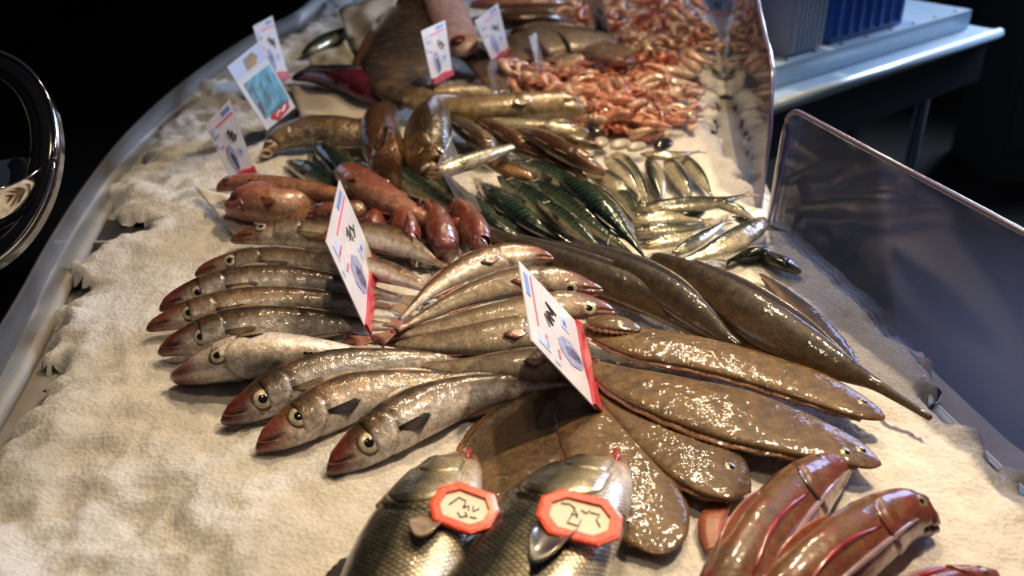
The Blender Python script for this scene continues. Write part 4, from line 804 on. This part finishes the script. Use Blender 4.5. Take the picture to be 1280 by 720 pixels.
# ------------------------------------------------------------------ price cards
def card(lb, corners, zt, marks, group=None, strip=True, name='price_card', z_b=.012):
    """corners: header far, header near, foot near, foot far (photograph points); the foot is stuck in, the header leans free"""
    hf, hn, fn, ff = corners
    q = [P(*hf, ICE+zt[0]), P(*hn, ICE+zt[1]), P(*fn, ICE+zt[2]), P(*ff, ICE+zt[3])]
    pn = np.cross(q[1]-q[2], q[3]-q[2]); dr = q[0]-CAM; q[0] = CAM+dr*(((q[2]-CAM)@pn)/(dr@pn))
    root = thing(name, lb, 'price card' if name == 'price_card' else 'card', (*((q[2]+q[3])/2)[:2], min(q[2][2], q[3][2])), group)
    MB().plate(q, .0015).build('card', M['card'], root); cd = root.children[0]
    nrm = unit(np.cross(q[1]-q[0], q[3]-q[0])); nrm = nrm if nrm@(CAM-q[0]) > 0 else -nrm
    pt = lambda u, v, h=.0012: (q[1]*(1-u)+q[0]*u)*(1-v)+(q[2]*(1-u)+q[3]*u)*v+nrm*h   # u: near to far, v: header to foot
    g = {}
    for nm, mt, shp in marks:
        mb = g.setdefault((nm, mt), MB())
        if shp[0] == 'r':
            _, u0, u1, v0, v1 = shp; mb.plate([pt(u0, v0), pt(u1, v0), pt(u1, v1), pt(u0, v1)], .0006)
        elif shp[0] == 's': mb.tube([pt(u, v, .0016) for u, v in shp[2]], shp[1], 6)
        else: mb.plate([pt(u, v) for u, v in shp[1]], .0006)
    for (nm, mt), mb in g.items(): mb.build(nm, M[mt], cd)
    if strip:
        V = [(u, .93+.015*math.sin(u*9)) for u in np.linspace(0, 1, 12)]+[(u, 1.06) for u in np.linspace(1, 0, 12)]
        MB().plate([pt(u, v, .003) for u, v in V], .003).build('red_strip', M['red_card'], root)
        MB().box(pt(.75, 1.05, -.008), .012, .006, .012, q[0]-q[1], nrm, q[0]-q[3]).build('holder_clip', M['clear'], root)
        # spikes into the fish or ice
        for u in (.2, .8):
            a = pt(u, .95, -.002); MB().tube([a, a+np.array([.0, 0, -(a[2]-ICE)*.9-.004])], .0012, 6).build('spike', M['clear'], root, True)
    return root
def std_marks(k):
    wig = [[(.52, .34), (.60, .30), (.56, .42), (.66, .36), (.62, .48)], [(.68, .34), (.74, .44), (.70, .50), (.80, .42)]] if k == 0 else [[(.45, .36), (.56, .30), (.52, .42), (.62, .34), (.60, .46)], [(.64, .36), (.68, .46), (.76, .36), (.72, .52)]]
    m_ = [('logo_mark', 'ink_blue', ('r', .60, .88, .04, .10)), ('red_line', 'ink_red', ('r', .30, .92, .14, .165)),
          ('fine_print', 'ink_pale', ('r', .10, .22, .12, .30)), ('fine_print', 'ink_pale', ('r', .06, .14, .36, .44)), ('red_line', 'ink_red', ('r', .12, .28, .25, .28)), ('red_line', 'ink_red', ('r', .16, .26, .44, .47)),
          ('blue_price', 'ink_pale', ('r', .66, .82, .60, .74)), ('blue_price', 'ink_blue', ('r', .70, .78, .64, .70)),
          ('fish_picture', 'ink_lilac', ('p', [(.30, .50), (.42, .48), (.52, .58), (.55, .72), (.50, .86), (.40, .92), (.30, .84), (.24, .66)])),
          ('fish_picture', 'photo', ('p', [(.34, .62), (.42, .60), (.48, .72), (.47, .86), (.40, .88), (.34, .76)]))]
    m_ += [('handwriting', 'ink_black', ('s', .0011, w)) for w in wig]
    return m_
CG = 'white price cards with red foot strip'
card('tall price card leaning left among the whiting tails', [(424, 225), (407, 303), (458, 414), (467, 322)], [.135, .135, .02, .02], std_marks(0), CG)
card('price card leaning left at the centre, above the flatfish', [(648, 326), (664, 426), (745, 512), (722, 405)], [.135, .135, .02, .03], std_marks(1), CG)
card('price card at the left by the orange striped fish', [(287, 124), (256, 157), (290, 226), (318, 212)], [.12, .12, .015, .02], std_marks(0), CG)
card('narrow price card behind the blue picture card', [(340, 20), (316, 33), (336, 100), (360, 94)], [.13, .13, .04, .03], std_marks(1), CG)
card('price card standing in front of the rosy fish piece', [(556, 25), (526, 39), (540, 103), (565, 90)], [.17, .17, .075, .075], std_marks(0), CG)
card('bright price card right of the curved brown piece', [(622, 4), (593, 26), (615, 78), (636, 62)], [.14, .14, .04, .04], std_marks(1), CG)
card('price card among the far prawns, cut by the picture top', [(752, -8), (733, 0), (745, 40), (763, 42)], [.14, .14, .05, .05], std_marks(0), CG, strip=False)
pm = [('header', 'ink_pale', ('r', 0, 1, 0, .22)), ('badge', 'yellow', ('p', [(.40, .05), (.72, .04), (.80, .12), (.66, .20), (.36, .20)])), ('picture', 'sky_print', ('r', .12, .95, .30, .86)),
      ('picture_figures', 'card', ('p', [(.2, .34), (.3, .34), (.26, .6), (.18, .58)])), ('picture_figures', 'card', ('p', [(.42, .44), (.52, .40), (.56, .7), (.46, .72)])), ('picture_figures', 'card', ('p', [(.7, .36), (.8, .40), (.72, .6)])),
      ('picture_figures', 'ink_red', ('p', [(.14, .62), (.24, .60), (.22, .8), (.14, .82)])), ('red_badge', 'red_card', ('p', [(.24, .90), (.36, .83), (.80, .80), (.90, .86), (.84, .95), (.40, 1.0)])), ('lettering', 'card', ('s', .0018, [(.40, .93), (.52, .88), (.62, .92), (.76, .87)]))]
card('blue picture card with yellow badge, second row at the left', [(322, 53), (283, 84), (333, 163), (369, 134)], [.17, .17, .02, .02], pm, None, strip=False, name='picture_card')
a0 = P(333, 166, ICE+.01); a1 = P(372, 138, ICE+.01)
pc = [o for o in C.objects if o.name.startswith('picture_card')][0]
MB().box((a0+a1)/2, np.linalg.norm(a1-a0)/2, .008, .010, a1-a0).build('stand', M['dark_steel'], pc)
# ------------------------------------------------------------------ prawns
def prawn_proto(mt):
    root = thing('prawn', 'curled pink prawn in the heap beside the far screen', 'prawn', (0, 0, -5), 'prawns heaped on the ice')
    O = np.array([0, 0, -5.0]); pts = []; rs = []
    for i in range(13):
        u = i/12; an = -.3+u*2.7; r = .026
        pts.append(O+np.array([r*math.cos(an), r*math.sin(an)*.9, .008+.002*math.sin(u*3)])); rs.append((.0045+.0045*math.sin(PI*min(1, u*1.25+.12))**.8)*(1+(.10 if i % 2 else -.06))*(1 if u < .9 else .6))
    MB().tube(pts, rs, 8).build('shell', M[mt], root, True)
    t = MB(); tip = pts[0]
    for k in (-1, 0, 1): t.ball(tip+np.array([.004*k, -.009, 0]), (.0028, .009, .0015), nu=8, nv=5)
    t.build('tail_fan', M[mt], root, True)
    h = pts[-1]; an_ = MB()
    for k in (-1, 1): an_.tube([h, h+np.array([-.02, -.006+.008*k, .010]), h+np.array([-.045, -.012+.02*k, .004])], [.0010, .0008, .0004], 5)
    an_.build('feelers', M['shrimp_red'], root, True)
    for k in (-1, 1): MB().ball(h+np.array([-.003, .004*k, .006]), .0018, nu=8, nv=6).build('eye', M['pupil'], root, True)
    l = MB()
    for i in range(4, 10): l.tube([pts[i], pts[i]*.72+O*.28+np.array([0, 0, -.004])], [.0012, .0005], 5)
    l.build('legs', M[mt], root, True)
    return root
protos = [prawn_proto('shrimp'), prawn_proto('shrimp_pale'), prawn_proto('shrimp_red')]
def inside(x_, y_, pl):
    c = False; n = len(pl)
    for i in range(n):
        x1, y1 = pl[i]; x2, y2 = pl[(i+1) % n]
        if (y1 > y_) != (y2 > y_) and x_ < (x2-x1)*(y_-y1)/(y2-y1)+x1: c = not c
    return c
zones = [([(632, 92), (700, 88), (790, 96), (838, 108), (858, 126), (850, 150), (815, 170), (770, 166), (735, 158), (722, 140), (715, 122), (640, 116)], 165, (.55, .35, .10), 'pink prawn in the near heap between squid and mottled cod', 'prawns in the near heap', .030),
         ([(705, 2), (790, -6), (850, -2), (884, 24), (886, 60), (880, 92), (820, 92), (780, 94), (790, 62), (740, 36), (704, 20)], 125, (.25, .55, .20), 'peach prawn in the far heap against the screen', 'prawns in the far heap', .045)]
first = [True]*3
for pl, cnt, wts, lb, gp, dz in zones:
    x0, x1 = min(p[0] for p in pl), max(p[0] for p in pl); y0, y1 = min(p[1] for p in pl), max(p[1] for p in pl); k = 0
    pool = []
    while len(pool) < cnt:
        # even cover: pick the best of a few darts
        best = None
        for _ in range(6):
            x_, y_ = random.uniform(x0, x1), random.uniform(y0, y1)
            if not inside(x_, y_, pl): continue
            p = P(x_, y_, ICE+dz*.5); d = min([np.hypot(*(p[:2]-q[:2])) for q in pool] or [9])
            if best is None or d > best[0]: best = (d, p)
        if best: pool.append(best[1])
    for p in pool:
        j = 0 if random.random() < wts[0] else (1 if random.random() < wts[1]/(wts[1]+wts[2]) else 2)
        src = protos[j]
        if first[j]: r = src; first[j] = False
        else:
            r = src.copy(); C.objects.link(r)
            for ch in list(src.children):
                c2 = ch.copy(); C.objects.link(c2); c2.parent = r
        r.location = (p[0], p[1], ICE+random.uniform(.0, dz)); r.rotation_euler = (random.uniform(-.5, .5), random.uniform(-.5, .5), random.uniform(0, 6.28)); s_ = random.uniform(1.0, 1.5); r.scale = (s_,)*3
        r['label'] = lb; r['group'] = gp; r['category'] = 'prawn'
# ------------------------------------------------------------------ hanging scale at the left
sc = thing('weighing_scale', 'chrome edged black hoop with steel bowl at the left edge', 'scale', (*PD(-60, 300, 1.15)[:2], 0))
cc = PD(-50, 204, 1.15); u_ = R_; v_ = unit(UP*.96+FW*.25)
def hoop(rx, ry, n=64, dx=0, dy=0, off=0):
    w_ = unit(np.cross(u_, v_)); k = 1.15/F
    return [cc+u_*(dx+rx*math.copysign(abs(math.cos(a))**.9, math.cos(a)))*k+v_*(dy+ry*math.sin(a))*k+w_*off for a in np.linspace(0, 2*PI, n)]
ho, hi_ = hoop(124, 152), hoop(95, 118, dx=-4, dy=4); w_ = unit(np.cross(u_, v_)); V = []
for i in range(64):
    for p, o_ in ((ho[i], .012), (ho[i], -.012), (hi_[i], -.006), (hi_[i], .006)): V.append(p+w_*o_)
Fc = [(i*4+k, i*4+(k+1) % 4, (i+1)*4+(k+1) % 4, (i+1)*4+k) for i in range(63) for k in range(4)]
mk('hoop', V, Fc, M['black_gloss'], sc, True)
MB().tube([p+w_*.012 for p in ho], .0022, 8).build('chrome_edge', M['chrome'], sc, True)
MB().tube([p+w_*.008 for p in hi_], .0010, 8).build('inner_edge', M['dark_steel'], sc, True)
bc = PD(-20, 226, 1.12); V = []; nb = 36; prof_ = [(.083, 0), (.085, .003), (.083, .002), (.080, -.012), (.070, -.035), (.050, -.055), (.025, -.065), (0.001, -.067)]
for r, z in prof_:
    for k in range(nb): V.append(bc+np.array([.8*r*math.cos(2*PI*k/nb), .8*r*math.sin(2*PI*k/nb), z+.012*math.cos(2*PI*k/nb)]))
mk('bowl', V, [(i*nb+k, i*nb+(k+1) % nb, (i+1)*nb+(k+1) % nb, (i+1)*nb+k) for i in range(len(prof_)-1) for k in range(nb)], M['chrome'], sc, True)
MB().tube([bc+np.array([-.20, 0, -.067]), bc+np.array([0, 0, -.067])], .008, 8).build('bowl_arm', M['dark_steel'], sc, True)
pp = bc+np.array([-.20, 0, 0]); MB().tube([(pp[0], pp[1], 0), (pp[0], pp[1], 1.3)], .02, 14).build('post', M['dark_steel'], sc, True)
MB().tube([(pp[0], pp[1], 0), (pp[0], pp[1], .02)], .14, 24).build('foot', M['dark_steel'], sc, True)
MB().tube([(pp[0], pp[1], hoop(127, 156)[32][2]), ho[32]], .01, 8).build('hoop_arm', M['dark_steel'], sc, True)
# ------------------------------------------------------------------ table at the right
TZ = .88
A_ = P(957, 134, TZ); B_ = P(1250, 38, TZ); d_ = unit(B_-A_); n_ = np.array([-d_[1], d_[0], 0])
if n_[1] < 0: n_ = -n_
LT = np.linalg.norm(B_-A_); TW = .62; cm = (A_+B_)/2+n_*TW/2
tp4 = [tuple(A_[:2]), tuple(B_[:2]), tuple((B_+n_*TW)[:2]), (.72, 3.12)]
tb_ = thing('work_table', 'blue white work table with dark apron behind the acrylic screens', 'table', (*cm[:2], 0))
MB().prism(tp4, TZ-.024, TZ).build('tabletop', M['table'], tb_)
MB().tube([A_+np.array([0, 0, -.006]), A_*.7+B_*.3+np.array([0, 0, -.004]), B_+np.array([0, 0, -.006])], .013, 14).build('rolled_edge', M['table'], tb_, True)
MB().box((A_+B_)/2+n_*.03-np.array([0, 0, .085]), LT/2-.02, .012, .06, d_, n_).build('apron', M['apron'], tb_)
MB().box(B_-d_*.03+n_*TW/2-np.array([0, 0, .085]), .012, TW/2-.03, .06, d_, n_).build('apron', M['apron'], tb_)
for (x_, off, y_) in ((1152, .05, 118), (1068, TW-.1, 118)):
    p = A_+d_*np.clip(((P(x_, 112, TZ-.14)-A_)@d_), .05, LT-.05)+n_*.06 if off < .1 else P(x_, 150, TZ-.2)
    p = p.copy(); MB().tube([(p[0], p[1], 0), (p[0], p[1], TZ-.03)], .018, 14).build('leg', M['leg'], tb_, True)
for (u, off) in ((LT-.06, TW-.06),):
    p = A_+d_*u+n_*off; MB().tube([(p[0], p[1], 0), (p[0], p[1], TZ-.03)], .018, 14).build('leg', M['leg'], tb_, True)
br = thing('cutting_board', 'thick white board with dark rivets lying on the work table', 'board', cm+np.array([0, 0, .001]))
f0 = A_+n_*.07+d_*.02; f1_ = B_+n_*.07-d_*.05; LB = np.linalg.norm(f1_-f0)
MB().prism([tuple(f0[:2]), tuple(f1_[:2]), tuple((f1_+n_*.44)[:2]), (.75, 3.0)], TZ+.002, TZ+.054).build('slab', M['table'], br)
for k in range(9):
    p = f0+d_*LB*(k+.5)/9+n_*.02+np.array([0, 0, .055]); MB().ball(p, (.006, .006, .002), nu=10, nv=6).build('rivet', M['apron'], br, True)
def crate(lb, px, py, w, dpt, h, mat, mat2, cat='crate'):
    p = P(px, py, TZ+.056); root = thing('crate' if cat == 'crate' else 'plastic_bin', lb, cat, p); th = .006
    c0 = p+d_*w/2+n_*dpt/2
    MB().box(c0+np.array([0, 0, th]), w/2, dpt/2, th, d_, n_).build('base', M[mat], root)
    for nm, c_, hx, hy in (('front_wall', c0-n_*dpt/2, w/2, th/2), ('back_wall', c0+n_*dpt/2, w/2, th/2), ('side_wall', c0-d_*w/2, th/2, dpt/2), ('side_wall', c0+d_*w/2, th/2, dpt/2)):
        o_ = MB().box(c_+np.array([0, 0, h/2]), hx, hy, h/2, d_, n_)
        if nm == 'front_wall':
            for k in range(7): o_.box(c_-n_*.006+d_*(-w/2+w*(k+.5)/7)+np.array([0, 0, h*.45]), .006, .004, h*.40, d_, n_)
        o_.build(nm, M[mat], root)
    o_ = MB()
    for c_, hx, hy in ((c0-n_*dpt/2, w/2+.01, .012), (c0+n_*dpt/2, w/2+.01, .012), (c0-d_*w/2, .012, dpt/2), (c0+d_*w/2, .012, dpt/2)): o_.box(c_+np.array([0, 0, h]), hx, hy, .008, d_, n_)
    o_.build('rim', M[mat2], root)
crate('blue ribbed plastic crate standing on the white board', 1036, 54, .34, .22, .20, 'blue', 'blue')
crate('milky plastic bin left of the blue crate', 984, 70, .13, .14, .17, 'white_plastic', 'white_plastic', 'bin')
# pleated pale blue liner standing at the left end of the table
c0 = np.array([.695, 2.56, TZ+.002]); rt = thing('pleated_liner', 'pale blue pleated plastic liner standing behind the far screen', 'liner', c0); V = []; n = 96
for sd in (0, 1):
    for j in range(9):
        for i in range(n):
            a = 2*PI*i/n; rr = .042+.006*math.sin(a*14)-.002*sd+.010*j/8; V.append((c0[0]+rr*math.cos(a), c0[1]+rr*1.6*math.sin(a), c0[2]+j/8*.34))
Fc = []; o = n*9
for j in range(8):
    for i in range(n): q = (j*n+i, j*n+(i+1) % n, (j+1)*n+(i+1) % n, (j+1)*n+i); Fc += [q, tuple(x+o for x in q[::-1])]
mk('pleated_wall', V, Fc, M['table'], rt, True)
V = [c0+np.array([.044*math.cos(a), .07*math.sin(a), .001]) for a in np.linspace(0, 2*PI, 24, endpoint=False)]
MB().prism([tuple(v[:2]) for v in V], c0[2], c0[2]+.004).build('liner_base', M['table'], rt)
# ------------------------------------------------------------------ room
def struct(o): o['kind'] = 'structure'; return o
struct(MB().box((0, 3, -.02), 6, 6, .02).build('floor', M['floor']))
struct(MB().box((0, 8.05, 1.6), 6, .05, 1.6).build('wall_back', M['wall']))
struct(MB().box((-3.05, 3, 1.6), .05, 6, 1.6).build('wall_left', M['wall']))
o = thing('support_post', 'dark slim post standing behind the far left of counter', 'post', (*P(346, 0, .6)[:2], 0)); p = P(346, 0, .6)
MB().tube([(p[0]*1.3, p[1]*1.3, 0), (p[0]*1.3, p[1]*1.3, 2.6)], .03, 14).build('shaft', M['apron'], o, True)
MB().tube([(p[0]*1.3, p[1]*1.3, 0), (p[0]*1.3, p[1]*1.3, .015)], .08, 18).build('foot_plate', M['apron'], o, True)
c = P(1215, 150, 0); st = thing('dark_cabinet', 'tall dark cabinet in the gloom behind the work table', 'cabinet', (c[0]-.1, c[1]+.9, 0))
MB().box((c[0]-.1, c[1]+.9, .9), .35, .3, .9).build('body', M['counter'], st); MB().box((c[0]-.1, c[1]+.59, .9), .33, .012, .85).build('door', M['apron'], st)
c = P(1278, 142, 0.3); st = thing('low_cabinet', 'grey low cabinet at the far right edge', 'cabinet', (c[0]+.25, c[1]+.2, 0))
MB().box((c[0]+.25, c[1]+.2, .45), .32, .2, .45).build('body', M['grey_panel'], st); MB().box((c[0]+.25, c[1]-.01, .5), .29, .012, .36).build('door', M['grey_panel'], st)
# ------------------------------------------------------------------ light
def spot(x, y, z, tx, ty, W, colr, size=.05, ang=80, blend=.7):
    l = bpy.data.lights.new('spot_lamp', 'SPOT'); l.energy = W; l.color = colr; l.shadow_soft_size = size; l.spot_size = math.radians(ang); l.spot_blend = blend
    o = bpy.data.objects.new('spot_lamp', l); C.objects.link(o); o.location = (x, y, z)
    o.rotation_euler = Vector((tx-x, ty-y, ICE-z)).to_track_quat('-Z', 'Y').to_euler()
def area(x, y, z, tx, ty, tz, W, colr, sx, sy):
    l = bpy.data.lights.new('window_light', 'AREA'); l.shape = 'RECTANGLE'; l.size = sx; l.size_y = sy; l.spread = math.radians(75); l.energy = W; l.color = colr
    o = bpy.data.objects.new('window_light', l); C.objects.link(o); o.location = (x, y, z)
    o.rotation_euler = Vector((tx-x, ty-y, tz-z)).to_track_quat('-Z', 'Y').to_euler()
warm = (1, .745, .455)
spot(.75, 1.25, 2.5, .62, .85, 125, warm, .035, 75)
spot(.35, 1.9, 2.5, .30, 1.35, 80, warm, .035, 75)
spot(-.15, 1.7, 2.5, -.1, 1.0, 18, warm, .035, 75)
spot(.55, 2.8, 2.5, .3, 2.1, 62, warm, .035, 80)
spot(.05, .6, 2.5, .1, .70, 17, warm, .035, 80)
area(3.2, 4.6, 2.3, .9, 2.2, 0.8, 50, (.62, .76, 1), 1.6, 1.6)
w = bpy.data.worlds.new('world'); bpy.context.scene.world = w; w.use_nodes = True
w.node_tree.nodes['Background'].inputs[0].default_value = (.40, .48, .68, 1); w.node_tree.nodes['Background'].inputs[1].default_value = .05
vs = bpy.context.scene.view_settings; vs.view_transform = 'Standard'; vs.look = 'None'; vs.gamma = 1; vs.use_curve_mapping = False; vs.exposure = 0
